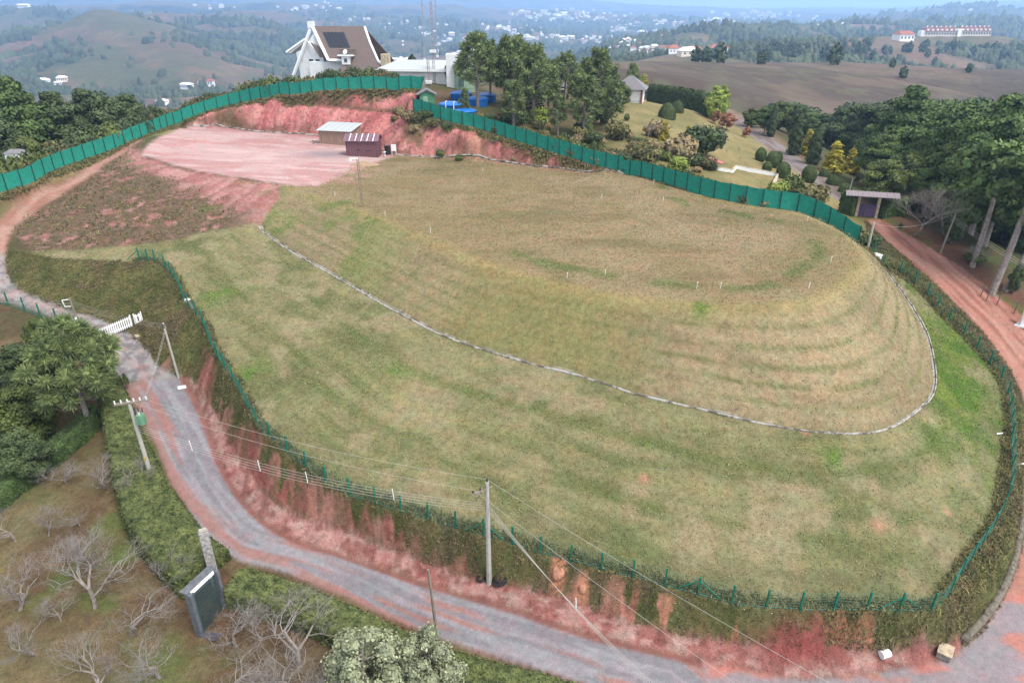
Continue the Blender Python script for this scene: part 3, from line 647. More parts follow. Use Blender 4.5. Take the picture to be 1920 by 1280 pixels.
def unit(n, r=rng):
    v = r.normal(size=(n, 3)); return v/np.linalg.norm(v, axis=1)[:, None]
def quads(Pc, Nrm, sx, sy, r=rng, up=None):
    """quads centred at Pc facing Nrm; up gives the long direction"""
    n = len(Pc); ref = unit(n, r) if up is None else up
    a = np.cross(Nrm, ref); a /= np.linalg.norm(a, axis=1)[:, None]+1e-9
    b = np.cross(a, Nrm); b /= np.linalg.norm(b, axis=1)[:, None]+1e-9
    a = a*np.asarray(sx).reshape(-1, 1)*.5; b = b*np.asarray(sy).reshape(-1, 1)*.5
    V = np.stack([Pc-a-b, Pc+a-b, Pc+a*.6+b, Pc-a*.6+b], 1).reshape(-1, 3)
    return V, np.arange(n*4).reshape(-1, 4)
def cloud(blobs, per, size, shell=.55, jit=.5, r=rng, asp=1.3):
    """leaf quads through a set of ellipsoids (cx,cy,cz,rx,ry,rz)"""
    Ps, Ns = [], []
    for (cx, cy, cz, ax, ay, az) in blobs:
        n = max(8, int(per*(ax*ay*az)**(2/3)))
        d = unit(n, r); rad = shell+(1.08-shell)*r.random(n)**.6
        Ps.append(np.array([cx, cy, cz])+d*rad[:, None]*np.array([ax, ay, az])); Ns.append(d)
    Pc = np.concatenate(Ps); Nn = np.concatenate(Ns)+r.normal(size=(len(Pc), 3))*jit
    Nn[:, 2] += .25; Nn /= np.linalg.norm(Nn, axis=1)[:, None]
    s = size*(.6+.8*r.random(len(Pc)))
    return quads(Pc, Nn, s, s*asp, r)
def join(A):
    V = np.concatenate([a[0] for a in A]); k = 0; Fs = []
    for v, f in A: Fs.append(f+k); k += len(v)
    return V, np.concatenate(Fs)
def ico(c, rad, n=14, m=9):
    """closed lat-long ellipsoid of quads"""
    u = np.linspace(0, 2*math.pi, n, endpoint=False); w_ = np.linspace(.12, math.pi-.12, m)
    U, W = np.meshgrid(u, w_); V = np.stack([np.cos(U)*np.sin(W)*rad[0], np.sin(U)*np.sin(W)*rad[1], np.cos(W)*rad[2]], -1).reshape(-1, 3)+np.array(c)
    i = np.arange(n*m).reshape(m, n); j = np.roll(i, -1, 1)
    return V, np.stack([i[:-1], i[1:], j[1:], j[:-1]], -1).reshape(-1, 4)
def tree_root(name, label, cat, group=None): return empty(name, (0, 0, 0), 0, label, cat, group)

PROT = {}
def araucaria(h=13, npom=70, seed=1, low=.38, wid=.26, R0=.85, per=64):
    r = np.random.default_rng(seed); rt = empty('araucaria_tree', (0, -500, 0)); t = MB()
    lean = r.normal(size=2)*.02*h
    tp = [(lean[0]*k*k, lean[1]*k*k, h*k*.93) for k in np.linspace(0, 1, 8)]
    t.tube(tp, [max(.07, .026*h*(1-.75*k)) for k in np.linspace(0, 1, 8)], 8)
    V = []; poms = []
    for i in range(npom):
        k = low+(1-low)*((i+.5)/npom)**.8
        prof = math.sin(min(1, (k-low)/(1-low)*.9+.22)*math.pi*.93)**.6
        a = i*2.4+r.normal()*.25; rad = wid*h*prof*(.55+.5*r.random())
        zc = h*k*.97+r.normal()*.02*h; c = np.array([lean[0]*k*k+math.cos(a)*rad, lean[1]*k*k+math.sin(a)*rad, zc])
        s = R0*(.75+.5*r.random())
        poms.append((c, s))
        z0 = zc-rad*.45
        if z0 > h*.2: t.tube([(lean[0]*k*k, lean[1]*k*k, z0), (c[0]*.55, c[1]*.55, z0+rad*.08), (c[0]*.93, c[1]*.93, zc-.1)], [.05, .04, .03], 4, False)
    for i in range(14):       # dead lower limbs
        k = low-.12+.14*r.random(); a = r.random()*6.28; rad = wid*h*(.35+.45*r.random())
        t.tube([(0, 0, h*k), (math.cos(a)*rad*.5, math.sin(a)*rad*.5, h*k-.12), (math.cos(a)*rad, math.sin(a)*rad, h*k+.1)], [.04, .03, .012], 4, False)
    A = []
    for c, s in poms:
        d = unit(per, r); d[:, 2] = d[:, 2]*.8+.25; d /= np.linalg.norm(d, axis=1)[:, None]
        L = s*(.55+.5*r.random(per)); side = np.cross(d, unit(per, r)); side /= np.linalg.norm(side, axis=1)[:, None]
        P0 = c+d*(s*.25); A.append(quads(P0+d*(L*.5)[:, None], side, np.full(per, s*(.17 if per < 100 else .10)), L*1.15, r, up=d))
        A.append(ico(c+np.array([0, 0, .1*s]), (s*.55,)*2+(s*.45,), 8, 5))
    t.build('trunk', M_bark, rt); V, Fc = join(A); mesh_np('crown', V, Fc, M_arau, rt)
    return rt, h
def crown_tree(name, h, seed, kind, m_leaf, m_bark=None, size=.34, per=120, wid=.26, low=.25, nb=34, lean=.02, core=True, squash=.75):
    r = np.random.default_rng(seed); rt = empty(name, (0, -500, 0)); t = MB(); m_bark = m_bark or M_barkd
    lx, ly = r.normal(size=2)*lean*h
    tp = [(lx*k*k, ly*k*k, h*k*.9) for k in np.linspace(0, 1, 7)]
    t.tube(tp, [max(.05, .022*h*(1-.8*k)) for k in np.linspace(0, 1, 7)], 7)
    bl = []
    for i in range(nb):
        f = (i+.5)/nb; k = low+(1-low)*f
        if kind == 'pine': prof = (1-f)**.55*(.75+.3*math.sin(i*1.7))
        elif kind == 'cone': prof = (1-f)**.9
        elif kind == 'umbrella': prof = .5+.6*f if f < .8 else 1.2*(1-f)**.4
        else: prof = math.sin((f*.85+.13)*math.pi)**.65
        a = i*2.4+r.normal()*.4; rad = wid*h*prof*(.45+.5*r.random())
        b = h*(.07+.07*r.random())*(.55+.6*prof)
        c = (lx*k*k+math.cos(a)*rad, ly*k*k+math.sin(a)*rad, h*k*.93+r.normal()*.02*h)
        bl.append((*c, b*1.15, b*1.15, b*squash))
        if r.random() < .7: t.tube([(lx*k*k, ly*k*k, max(.1*h, c[2]-rad*.4)), (c[0]*.6, c[1]*.6, c[2]-rad*.12), c], [.012*h*(1-f)+.03, .03, .015], 4, False)
    A = [cloud(bl, per, size, r=r)]
    if core: A += [ico(b[:3], (b[3]*.62, b[4]*.62, b[5]*.6), 8, 5) for b in bl]
    t.build('trunk', m_bark, rt); V, Fc = join(A); mesh_np('crown', V, Fc, m_leaf, rt)
    return rt, h
def bush(name, seed, m_leaf, rx=1, rz=.9, n=9, per=330, size=.14, core=True, spike=False):
    """a plant with foliage to the ground and a stem inside"""
    r = np.random.default_rng(seed); rt = empty(name, (0, -500, 0)); t = MB()
    bl = [(0, 0, rz*.75, rx*.7, rx*.7, rz*.7)]
    for i in range(n-1):
        a = r.random()*6.28; q = rx*(.35+.35*r.random()); s = rx*(.38+.25*r.random())
        bl.append((math.cos(a)*q, math.sin(a)*q, rz*(.45+.6*r.random()), s, s, s*.85))
    for i in range(4):
        a = r.random()*6.28; t.tube([(0, 0, -.3), (math.cos(a)*rx*.15, math.sin(a)*rx*.15, rz*.4), (math.cos(a)*rx*.4, math.sin(a)*rx*.4, rz*1.0)], [.05, .035, .02], 4, False)
    A = [cloud(bl, per, size, r=r, jit=.7, asp=2.2 if spike else 1.3)]
    if core: A += [ico(b[:3], (b[3]*.6, b[4]*.6, b[5]*.6), 8, 5) for b in bl]
    t.build('stem', M_barkd, rt); V, Fc = join(A); mesh_np('foliage', V, Fc, m_leaf, rt)
    return rt, rz*1.5
def clipped(name, seed, m_leaf, rad, n=2600, size=.11, shape='ball'):
    r = np.random.default_rng(seed); rt = empty(name, (0, -500, 0))
    d = unit(n, r); d = d[d[:, 2] > -.75]; q = np.array(rad)
    if shape == 'dome': d[:, 2] = np.abs(d[:, 2])
    P_ = d*q*(.96+.1*r.random((len(d), 1))); P_[:, 2] += 0 if shape == 'dome' else q[2]*.8
    N_ = d/q; N_ += r.normal(size=N_.shape)*.3*np.linalg.norm(N_, axis=1)[:, None]; N_ /= np.linalg.norm(N_, axis=1)[:, None]
    s = size*(.6+.8*r.random(len(d)))
    V, Fc = join([quads(P_, N_, s, s*1.4, r), ico((0, 0, 0 if shape == 'dome' else q[2]*.8), q*.95, 18, 12)])
    t = MB().tube([(0, 0, -.3), (0, 0, q[2]*.5)], .07, 6); t.build('stem', M_barkd, rt); mesh_np('foliage', V, Fc, m_leaf, rt)
    return rt, q[2]*(1 if shape == 'dome' else 1.8)
def column(name, seed, m_leaf, h=8, rad=.9, n=3600, size=.3):
    r = np.random.default_rng(seed); rt = empty(name, (0, -500, 0))
    k = r.random(n)**.8; a = r.random(n)*6.28; prof = np.minimum(1, (1-k)*2.2)**.7*np.minimum(1, k*6+.5)
    lump = 1+.28*np.sin(a*3+k*9)*np.sin(k*23+a)
    rr_ = rad*prof*lump*(.72+.36*r.random(n)); P_ = np.stack([np.cos(a)*rr_, np.sin(a)*rr_, k*h], 1)
    N_ = np.stack([np.cos(a), np.sin(a), np.full(n, .35)], 1)+r.normal(size=(n, 3))*.4; N_ /= np.linalg.norm(N_, axis=1)[:, None]
    up = np.tile([0, 0, 1.], (n, 1))+r.normal(size=(n, 3))*.3
    s = size*(.5+.7*r.random(n)); V, Fc = join([quads(P_, N_, s*.55, s*1.7, r, up=up), ico((0, 0, h*.45), (rad*.62, rad*.62, h*.42), 10, 8)])
    MB().tube([(0, 0, -.3), (0, 0, h*.4)], .12, 6).build('trunk', M_barkd, rt); mesh_np('crown', V, Fc, m_leaf, rt)
    return rt, h
def bare(name, seed, h=4.5, spread=.75, depth=5, m=None, droop=0.0, kids=(2, 4)):
    """leafless tree: forked tapering limbs down to twigs"""
    r = random.Random(seed); rt = empty(name, (0, -500, 0)); t = MB(); tw = MB()
    def grow(p, d, L, rad, k):
        q = p+d*L*.5+Vector((r.gauss(0, .06), r.gauss(0, .06), r.gauss(0, .05)))*L; e = q+(d+Vector((r.gauss(0, .15), r.gauss(0, .15), .08-droop))).normalized()*L*.5
        (t if k < 2 else tw).tube([p, q, e], [rad, rad*.8, rad*.62], 5 if k < 2 else 3, False)
        if k >= depth: return
        for i in range(r.randint(*kids) if k else r.randint(3, 5)):
            a = r.random()*6.28; sp = spread*(.55+.7*r.random())
            dd = (d+Vector((math.cos(a)*sp, math.sin(a)*sp, .12-droop))).normalized()
            st_ = p.lerp(e, .55+.45*r.random()) if i else e
            grow(st_, dd, L*(.66+.2*r.random()), rad*.52, k+1)
    grow(Vector((0, 0, -.1)), Vector((r.gauss(0, .15), r.gauss(0, .15), 1)).normalized(), h*.27, .021*h, 0)
    t.build('trunk', m or M_bark, rt); tw.build('branches', m or M_twig, rt)
    return rt, h
def proto(key, fn, *a, **k): PROT[key] = [fn(*a, **k), 0]
def plant(key, loc, s, label, cat, group=None, rz=None, sxy=1.0):
    """the first use moves the prototype itself, later uses copy it with its parts"""
    (o, h), n = PROT[key]
    if n: o = copy_tree(o)
    PROT[key][1] = n+1
    for a in ('group',):
        if a in o: del o[a]
    o.location = loc; o.rotation_euler = (0, 0, random.random()*6.28 if rz is None else rz); o.scale = (s*sxy, s*sxy, s)
    return tag(o, label, cat, group)
def by_top(key, u, v, d, label, cat, group=None, sxy=1.0, sink=0):
    """stands where its tip is seen at photo (u, v) at forward distance d"""
    p = pix(u, v, d=d); g = gz(p.x, p.y)-sink; hh = max(1.0, p.z-g)
    return plant(key, (p.x, p.y, g-.1), hh/PROT[key][0][1], label, cat, group, sxy=sxy)
def by_base(key, u, v, vt, label, cat, group=None, sxy=1.0):
    """rooted where the photo shows its foot (u, v), reaching up to photo row vt"""
    p = hit(u, v)
    lo, hi = 0, 60
    for _ in range(30):
        m_ = (lo+hi)/2; zz = p.z+m_-CAMH; f = p.y*cP-zz*sP; up_ = p.y*sP+zz*cP
        if 640-F*up_/f > vt: lo = m_
        else: hi = m_
    return plant(key, (p.x, p.y, p.z-.1), max(lo, .4)/PROT[key][0][1], label, cat, group, sxy=sxy)

proto('ar1', araucaria, 13, 74, 1, .36, .31, .82, 80)
proto('ar2', araucaria, 13, 60, 2, .45, .26, .75, 80)
proto('ar3', araucaria, 12, 88, 3, .30, .34, .82, 76)
proto('ar4', araucaria, 11, 40, 4, .34, .21, .72, 76)
proto('arf', araucaria, 12, 100, 8, .44, .35, .8, 230)
proto('pine1', crown_tree, 'pine_tree', 20, 11, 'pine', M_pine, M_bark, .27, 230, .22, .35, 44, .02, True, .6)
proto('pine2', crown_tree, 'pine_tree', 18, 12, 'round', M_pine, M_bark, .27, 230, .24, .38, 40, .03, True, .65)
proto('pine3', crown_tree, 'pine_tree', 22, 13, 'pine', M_pine, M_bark, .27, 230, .20, .3, 50, .02, True, .55)
proto('dk1', crown_tree, 'forest_tree', 14, 21, 'round', M_dark, M_barkd, .24, 230, .30, .18, 36)
proto('dk2', crown_tree, 'forest_tree', 13, 22, 'pine', M_dark, M_barkd, .24, 230, .27, .12, 38)
proto('dk3', crown_tree, 'forest_tree', 12, 23, 'round', M_broad, M_barkd, .24, 230, .32, .15, 36)
proto('umb', crown_tree, 'forest_tree', 16, 24, 'umbrella', M_dark, M_bark, .27, 200, .26, .62, 26, .02, True, .5)
proto('lime', crown_tree, 'poplar_tree', 11, 25, 'round', M_lime, M_bark, .3, 130, .2, .12, 34)
proto('rust', crown_tree, 'ornamental_tree', 6, 26, 'round', M_rust, M_bark, .22, 260, .34, .25, 22)
proto('gold', crown_tree, 'golden_conifer', 6, 27, 'cone', M_gold, M_barkd, .2, 300, .3, .08, 34)
proto('grey', crown_tree, 'grey_leaved_tree', 4.2, 28, 'round', M_grey, M_bark, .07, 1300, .36, .2, 30, .02, True, .85)
proto('cyp', column, 'cypress_tree', 29, M_cyp, 8, 1.0)
proto('sh1', bush, 'shrub', 31, M_shrub, 1.2, 1.1); proto('sh2', bush, 'shrub', 32, M_broad, 1.2, 1.2); proto('sh3', bush, 'shrub', 33, M_straw, 1.2, 1.0)
proto('sh4', bush, 'shrub', 34, M_dark, 1.3, 1.2); proto('shl', bush, 'shrub', 35, M_lime, 1.1, 1.2, spike=True)
proto('top', clipped, 'clipped_shrub', 41, M_top, (1.1, 1.1, 1.25)); proto('dome', clipped, 'clipped_shrub', 42, M_top, (1.9, 1.9, 2.6), 3600, .16, 'dome')
proto('ba1', bare, 'bare_tree', 51, 4.5, .9, 6); proto('ba2', bare, 'bare_tree', 52, 4.5, 1.1, 6); proto('ba3', bare, 'bare_tree', 53, 4.8, .8, 6, None, -.05)
proto('ba4', bare, 'bare_tree', 54, 4.2, 1.3, 6); proto('bab', bare, 'bare_tree', 55, 9, .9, 6, M_bark, 0, (3, 3)); proto('dead', bare, 'dead_tree', 56, 7, .7, 4, M_twig)
# ---------------------------------------------------------------- planting
# araucaria grove behind the right-hand sheet fence (photo foot u, v, top v)
G = 'araucarias of the grove behind the green fence'
for key, u, v, d, sx, lab in (
 ('ar1', 893, 62, 131, .95, 'tall araucaria with a flat tuft on top beside the pale green round tower'),
 ('ar2', 918, 78, 137, .9, 'slender araucaria close behind the tall one beside the round tower'),
 ('ar3', 968, 68, 134, 1.0, 'broad round topped araucaria, highest of the middle of the grove'),
 ('ar1', 1002, 84, 124, .95, 'dense araucaria with pale pompoms in front of the broad one'),
 ('ar3', 945, 96, 145, .8, 'dark araucaria crowded between the two tallest of the grove'),
 ('ar2', 1062, 98, 150, 1.1, 'flat headed araucaria with town roofs visible left of it'),
 ('ar1', 1128, 92, 141, .95, 'wide umbrella crowned araucaria left of the hip roofed house'),
 ('ar4', 1098, 142, 119, 1.3, 'young pale green araucaria with a bare stem just behind the fence'),
 ('ar2', 1085, 130, 136, 1.1, 'shaded araucaria behind the young pale one'),
 ('ar4', 1152, 150, 123, 1.0, 'thin araucaria with dark pompoms in front of the brick house'),
 ('ar4', 1030, 120, 132, 1.3, 'bushy araucaria low in the dip of the grove'),
 ('ar4', 963, 150, 117, 1.2, 'small araucaria with light pompoms over the bare red soil'),
 ('ar4', 870, 165, 122, .9, 'small araucaria by the blue tanks'),
 ('ar4', 1190, 118, 175, 1.0, 'distant araucaria rising behind the hip roofed house'),
 ('ar3', 1145, 128, 150, .9, 'dense araucaria hiding the brick wing of the hip roofed house'), ('ar3', 1030, 112, 150, 1.0, 'dark araucaria in the middle of the belt behind the dip'), ('ar2', 918, 112, 152, 1.2, 'dark araucaria far behind the round tower'), ('ar3', 1100, 108, 158, .9, 'broad shaded araucaria at the back of the grove'), ('ar1', 985, 128, 128, 1.0, 'light araucaria low in front of the broad ones'),
 ('ar4', 1048, 175, 118, 1.0, 'stunted araucaria among the bare stems near the fence')):
    by_top(key, u, v, d, lab, 'tree', sxy=sx)
for u, v, d, lab in ((845, 108, 150, 'dark bushy tree right of the long white hall'), (772, 103, 178, 'pointed dark conifer behind the white hall roof')):
    by_top('dk1' if u > 800 else 'cyp', u, v, d, lab, 'tree', sxy=.8 if u > 800 else 2.2)
GU = 'low dark trees filling the grove'
rs1 = random.Random(5)
for i in range(16):
    u = 930+i*17+rs1.uniform(-8, 8); v = 150+rs1.uniform(-12, 25); d = 128+rs1.uniform(0, 45)
    by_top('dk%d' % rs1.choice((1, 2, 3)), u, v, d, 'low dark tree filling the gaps between the araucarias', 'tree', GU, sxy=1.0)
# trees outside the left fence
for key, u, v, d, sx, lab in (
 ('pine1', 10, 140, 118, 1.1, 'tall spreading pine over the white roof beyond the left fence'),
 ('dk2', 83, 166, 122, 1.2, 'dark leaning evergreen beside the spreading pine'),
 ('dk1', 163, 162, 128, 1.25, 'large rounded evergreen beyond the left fence'),
 ('dk3', 128, 200, 126, 1.1, 'lower evergreen left of the rounded one'),
 ('dk1', 228, 172, 134, 1.3, 'broad dark evergreen nearest the bend of the left fence'),
 ('dk2', 262, 196, 128, 1.2, 'narrow dark evergreen at the end of the row by the left fence'),
 ('dk3', 40, 250, 108, 1.1, 'grey green tree by the small white roof'),
 ('dk1', -30, 200, 112, 1.1, 'dark evergreen cut by the left edge of the view')):
    by_top(key, u, v, d, lab, 'tree', sxy=sx)
GS = 'shrubs of the ragged hedge outside the left fence'
rs1 = random.Random(6)
for q, dn in walk(C['backfence'], 1.45):
    if q.x < -92 or q.x > -22: continue
    nrm = Vector((-dn.y, dn.x, 0)).normalized(); p = q+nrm*rs1.uniform(2.3, 3.3)
    k = rs1.choice(('sh1', 'sh1', 'sh2', 'sh4')); s = rs1.uniform(1.9, 2.7)
    if q.x > -46: s *= .8
    plant(k, (p.x, p.y, gz(p.x, p.y)-.3), s, dict(sh1='grey green', sh2='leafy bright green', sh4='dark green')[k]+' ragged shrub in the hedge outside the long left fence', 'shrub', GS, sxy=.72)
GS2 = 'shrubs outside the right sheet fence'
for q, dn in walk(C['rfence'], 1.5):
    if q.x < -12: continue
    nrm = Vector((-dn.y, dn.x, 0)).normalized()
    for kk in range(3 if q.x < 24 else 2):
        p = q+nrm*(1.2+kk*1.8+rs1.uniform(-.3, .9))
        if q.x > 34 and kk == 1: continue
        k = rs1.choice(('sh1', 'sh2', 'sh3', 'sh4', 'sh1')); s = rs1.uniform(.55, 1.15)
        plant(k, (p.x, p.y, gz(p.x, p.y)-.2), s, dict(sh1='grey green', sh2='leafy bright green', sh3='dry straw coloured', sh4='dark green')[k]+' shrub growing outside the right green fence', 'shrub', GS2)
GB = 'small dark bushes under the wire fence on the right flank'
for q, dn in walk([p for p in C['fence'] if p.x > 36 and p.y > 50], .95):
    nrm = Vector((dn.y, -dn.x, 0)).normalized(); p = q+nrm*rs1.uniform(.5, 1.5); k = rs1.choice(('sh4', 'sh1', 'sh2'))
    plant(k, (p.x, p.y, gz(p.x, p.y)-.15), rs1.uniform(.25, .5), dict(sh1='small grey green', sh2='small leafy green', sh4='small dark')[k]+' bush below the wire fence beside the dirt road', 'shrub', GB)
for u, v, s, k, lab in ((1215, 310, 2.0, 'sh1', 'wide grey brown shrub above the right fence'), (1275, 300, 2.6, 'sh3', 'largest dry brown shrub mass above the right fence'), (1310, 290, 2.6, 'sh4', 'dark spreading shrub beside the dry brown one'), (1228, 255, 2.0, 'sh3', 'brown leafless looking shrub under the golden conifers'),
   (1160, 262, 2.0, 'sh1', 'dark shrub at the edge of the araucaria grove'), (1272, 325, 1.5, 'shl', 'pale blue green spiky bush touching the fence'), (1010, 232, 1.7, 'shl', 'lime green spiky bush in front of the grove'),
   (960, 240, 1.8, 'sh4', 'dark bush beside the lime green one'), (1090, 262, 1.4, 'sh1', 'low bush by the young araucaria'), (1480, 370, 1.9, 'sh2', 'palm like bush beside the court corner'), (1520, 385, 1.9, 'sh1', 'leafy bush behind the fence near the gate'), (1455, 372, 1.4, 'shl', 'pale spiky bush beside the court'),
   (1435, 240, 1.2, 'sh2', 'shrub at the far verge of the drive')):
    p = hit(u, v)
    plant(k, (p.x, p.y, p.z-.2), s, lab, 'shrub')
for i, (u, v, s, k) in enumerate(((748,212,1.2,'sh3'),(765,222,1.5,'sh3'),(785,230,1.3,'sh1'),(800,222,1.1,'sh4'),(815,236,1.2,'sh1'),(778,245,1.0,'sh3'),(838,243,.9,'sh4'),(740,228,.9,'sh1'),(860,300,.8,'sh2'),(965,298,.5,'sh3'),(825,292,.9,'sh2'),(905,255,.7,'sh1'))):
    p = hit(u, v); plant(k, (p.x, p.y, p.z-.2), s*.8, dict(sh1='grey green', sh2='fresh green', sh3='dry greyish', sh4='dark')[k]+' scrub clump on the pink cut slope inside the fence corner', 'shrub', 'scrub clumps on the pink cut slope')
GK = 'low scrub filling the ground above the right fence'
for i in range(46):
    u = rs1.uniform(985, 1335); v = np.interp(u, [985, 1335], [262, 338])-rs1.uniform(2, 46)*(1 if u < 1200 else .7)
    p = hit(u, v); k = rs1.choice(('sh1', 'sh3', 'sh4', 'sh1', 'sh2'))
    if p: plant(k, (p.x, p.y, p.z-.2), rs1.uniform(.5, 1.25), dict(sh1='grey green', sh2='leafy', sh3='straw coloured', sh4='dark')[k]+' low scrub bush above the right sheet fence under the grove', 'shrub', GK)
# knoll garden
for key, u, v, vt, sx, lab in (
 ('gold', 1245, 262, 224, 1.0, 'taller golden conifer of the pair on the straw lawn'), ('gold', 1288, 262, 233, .9, 'smaller golden conifer of the pair on the straw lawn'),
 ('dome', 1250, 222, 193, .8, 'larger clipped dome shrub near the black tank'), ('dome', 1269, 210, 188, .8, 'smaller clipped dome shrub near the long hedge'),
 ('top', 1425, 302, 276, .8, 'clipped ball shrub standing alone beside the drive'), ('top', 1447, 313, 283, .85, 'clipped ball shrub left of the cluster beside the drive'), ('top', 1457, 305, 283, .85, 'clipped ball shrub at the back of the cluster'), ('top', 1437, 322, 302, .9, 'grey green clipped ball at the court wall'),
 ('top', 1467, 333, 303, .85, 'clipped ball shrub in front of the cluster by the court corner'), ('top', 1515, 341, 309, .85, 'largest clipped ball shrub at the near edge of the drive'),
 ('dome', 1545, 330, 316, 1.0, 'clipped dome across the drive, farthest from the gate'), ('dome', 1562, 345, 327, 1.0, 'clipped dome across the drive, second from the gate side'), ('dome', 1584, 360, 343, 1.0, 'clipped dome across the drive behind the leaning post'), ('dome', 1608, 371, 361, 1.0, 'clipped dome showing over the gate roof'),
 ('cyp', 1444, 256, 197, 1.1, 'solitary dark cypress beside the far drive'), ('cyp', 1487, 290, 212, 1.2, 'tall shaggy cypress left of the golden tree'), ('cyp', 1523, 308, 232, 1.2, 'tall shaggy cypress in front of the golden tree'),
 ('gold', 1560, 322, 262, 1.25, 'big golden conifer across the drive'), ('gold', 1592, 325, 275, 1.1, 'golden conifer behind the clipped domes'), ('gold', 1512, 290, 240, 1.0, 'golden conifer hidden between the two cypresses'),
 ('lime', 1338, 226, 160, 1.1, 'large yellow green tree at the end of the long hedge'), ('lime', 1352, 222, 158, .7, 'slim yellow green poplar behind the large one'), ('rust', 1362, 244, 208, 1.2, 'reddening round tree at the top of the drive'), ('rust', 1340, 232, 205, 1.0, 'pinkish brown tree beside the yellow green one'),
 ('rust', 1398, 258, 235, 1.0, 'small rusty tree at the drive edge'), ('gold', 1207, 172, 137, 1.2, 'golden tree right of the hip roof'), ('dk3', 1222, 186, 158, 1.2, 'pink flowered bush tree at the house corner'),
 ('dk3', 1408, 238, 200, 1.3, 'leafy tree right of the slim bare birch'), ('ba3', 1402, 234, 190, .5, 'slim pale birch with thin twigs'),
 ('ba1', 1362, 292, 272, .4, 'leafless grey sapling on the straw lawn, left one'), ('ba1', 1385, 288, 268, .4, 'leafless grey sapling on the straw lawn, upper right one'), ('ba1', 1387, 302, 288, .4, 'leafless grey sapling on the straw lawn, lowest one'),
 ('ba3', 1213, 262, 212, .7, 'thin grey tree with sparse leaves left of the golden pair'), ('sh2', 1175, 226, 211, .7, 'round green bush on the lawn before the brick house'), ('sh2', 1140, 223, 213, .7, 'small dark bush on the lawn before the brick house')):
    by_base(key, u, v, vt, lab, 'shrub' if key in ('dome', 'top', 'sh2') else 'tree', sxy=sx)
# forest beyond the drive and right of the dirt road
rs1 = random.Random(9); KL = dict(dk1='rounded dark green tree', dk2='pointed dark green tree', dk3='lighter leafy green tree', umb='flat topped umbrella shaped tree', pine2='tall pine with a round crown')
GF = 'trees of the far slope beyond the drive'; GN = 'trees of the near forest on the right'
for i in range(64):
    t_ = rs1.random(); u = 1395+rs1.uniform(0, 560); v = 186+rs1.uniform(-8, 60)+max(0, (1500-u))*.2; d = rs1.uniform(150, 225)
    kk = rs1.choice(('dk1', 'dk2', 'dk3', 'umb', 'dk1', 'pine2')); by_top(kk, u, v, d, KL[kk]+' in the wood below the brown hill', 'tree', GF, sxy=rs1.uniform(1.0, 1.4))
for i in range(46):
    u = 1560+rs1.uniform(0, 400); d = rs1.uniform(95, 150); v = 228+rs1.uniform(0, 90)+max(0, 1700-u)*.55
    if u < 1650: v += 30
    kk = rs1.choice(('dk1', 'dk2', 'dk3', 'pine2', 'umb')); by_top(kk, u, v, d, KL[kk]+' in the near wood behind the gate', 'tree', GN, sxy=rs1.uniform(1.0, 1.35))
for key, u, v, d, sx, lab in (
 ('pine1', 1725, 158, 122, 1.25, 'tall bright green pine standing above the wood'), ('pine2', 1690, 205, 128, 1.3, 'broad pine left of the tallest one in the wood'),
 ('pine3', 1850, 178, 100, 1.3, 'huge pine crown at the right of the wood'), ('pine1', 1900, 172, 94, 1.2, 'huge pine at the right edge of the view'), ('pine2', 1800, 190, 108, 1.3, 'bright pine between the huge ones'), ('pine3', 1770, 230, 104, 1.2, 'dense pine under the bright ones'),
 ('pine2', 1725, 262, 106, 1.2, 'rounded pine above the gate roof'), ('pine1', 1840, 245, 92, 1.2, 'pine with dark needles over the leaning pole'), ('pine3', 1915, 240, 86, 1.2, 'pine leaning in from the right edge'), ('dk1', 1918, 492, 74, .6, 'dark round bush tree at the foot of the tall trunks'),
 ('dk1', 1800, 400, 84, .9, 'dark bush tree behind the leaning pole'), ('dk2', 1740, 395, 90, .9, 'dark tree right of the gate'), ('dk1', 1690, 420, 88, .7, 'dark evergreen bush against the gate side'), ('dk2', 1660, 330, 104, .8, 'tall dark shrub just behind the gate roof'), ('dk2', 1630, 345, 106, .8, 'dark conifer behind the gate roof'),
 ('sh2', 1830, 470, 80, 1.5, 'leafy bush under the leaning pole')):
    by_top(key, u, v, d, lab, 'tree', sxy=sx)
for u, v, vt, k, lab in ((1775, 445, 330, 'bab', 'big leafless grey tree between the gate and the pole'), (1825, 500, 445, 'dead', 'broken dead tree trunk with bare stubs'), (1715, 440, 340, 'bab', 'leafless tree overhanging the gate')):
    by_base(k, u, v, vt, lab, 'tree', sxy=1.3)
# tall bare pine trunks at the roadside, crowns above
def trunk_tree(u, v, u2, v2, rad, lab):
    p = hit(u, v) or pix(u, v, 9); q = pix(u2, v2, d=p.y+1.5); rt = empty('tall_pine', p, 0, lab, 'tree'); dv_ = q-p
    MB().tube([Vector((0, 0, -.3)), dv_*.5+Vector((.15, 0, 0)), dv_], [rad, rad*.8, rad*.55], 9).build('trunk', M_bark, rt)
    r = np.random.default_rng(int(u)); bl = []
    for i in range(26):
        a = r.random()*6.28; q_ = 3.6*r.random()**.5; bl.append((dv_.x+math.cos(a)*q_, dv_.y+math.sin(a)*q_, dv_.z+r.random()*4.5-.8, 1.2, 1.2, .8))
    V, Fc = join([cloud(bl, 85, .4, r=r)]+[ico(b[:3], (b[3]*.6, b[4]*.6, b[5]*.6), 8, 5) for b in bl]); mesh_np('crown', V, Fc, M_pine, rt)
trunk_tree(1858, 552, 1935, 360, .42, 'tall pine with a thick bare trunk leaning to the right edge')
trunk_tree(1822, 500, 1876, 330, .34, 'tall pine trunk behind the dead tree')
trunk_tree(1885, 545, 1960, 400, .3, 'slim pine trunk at the right edge')
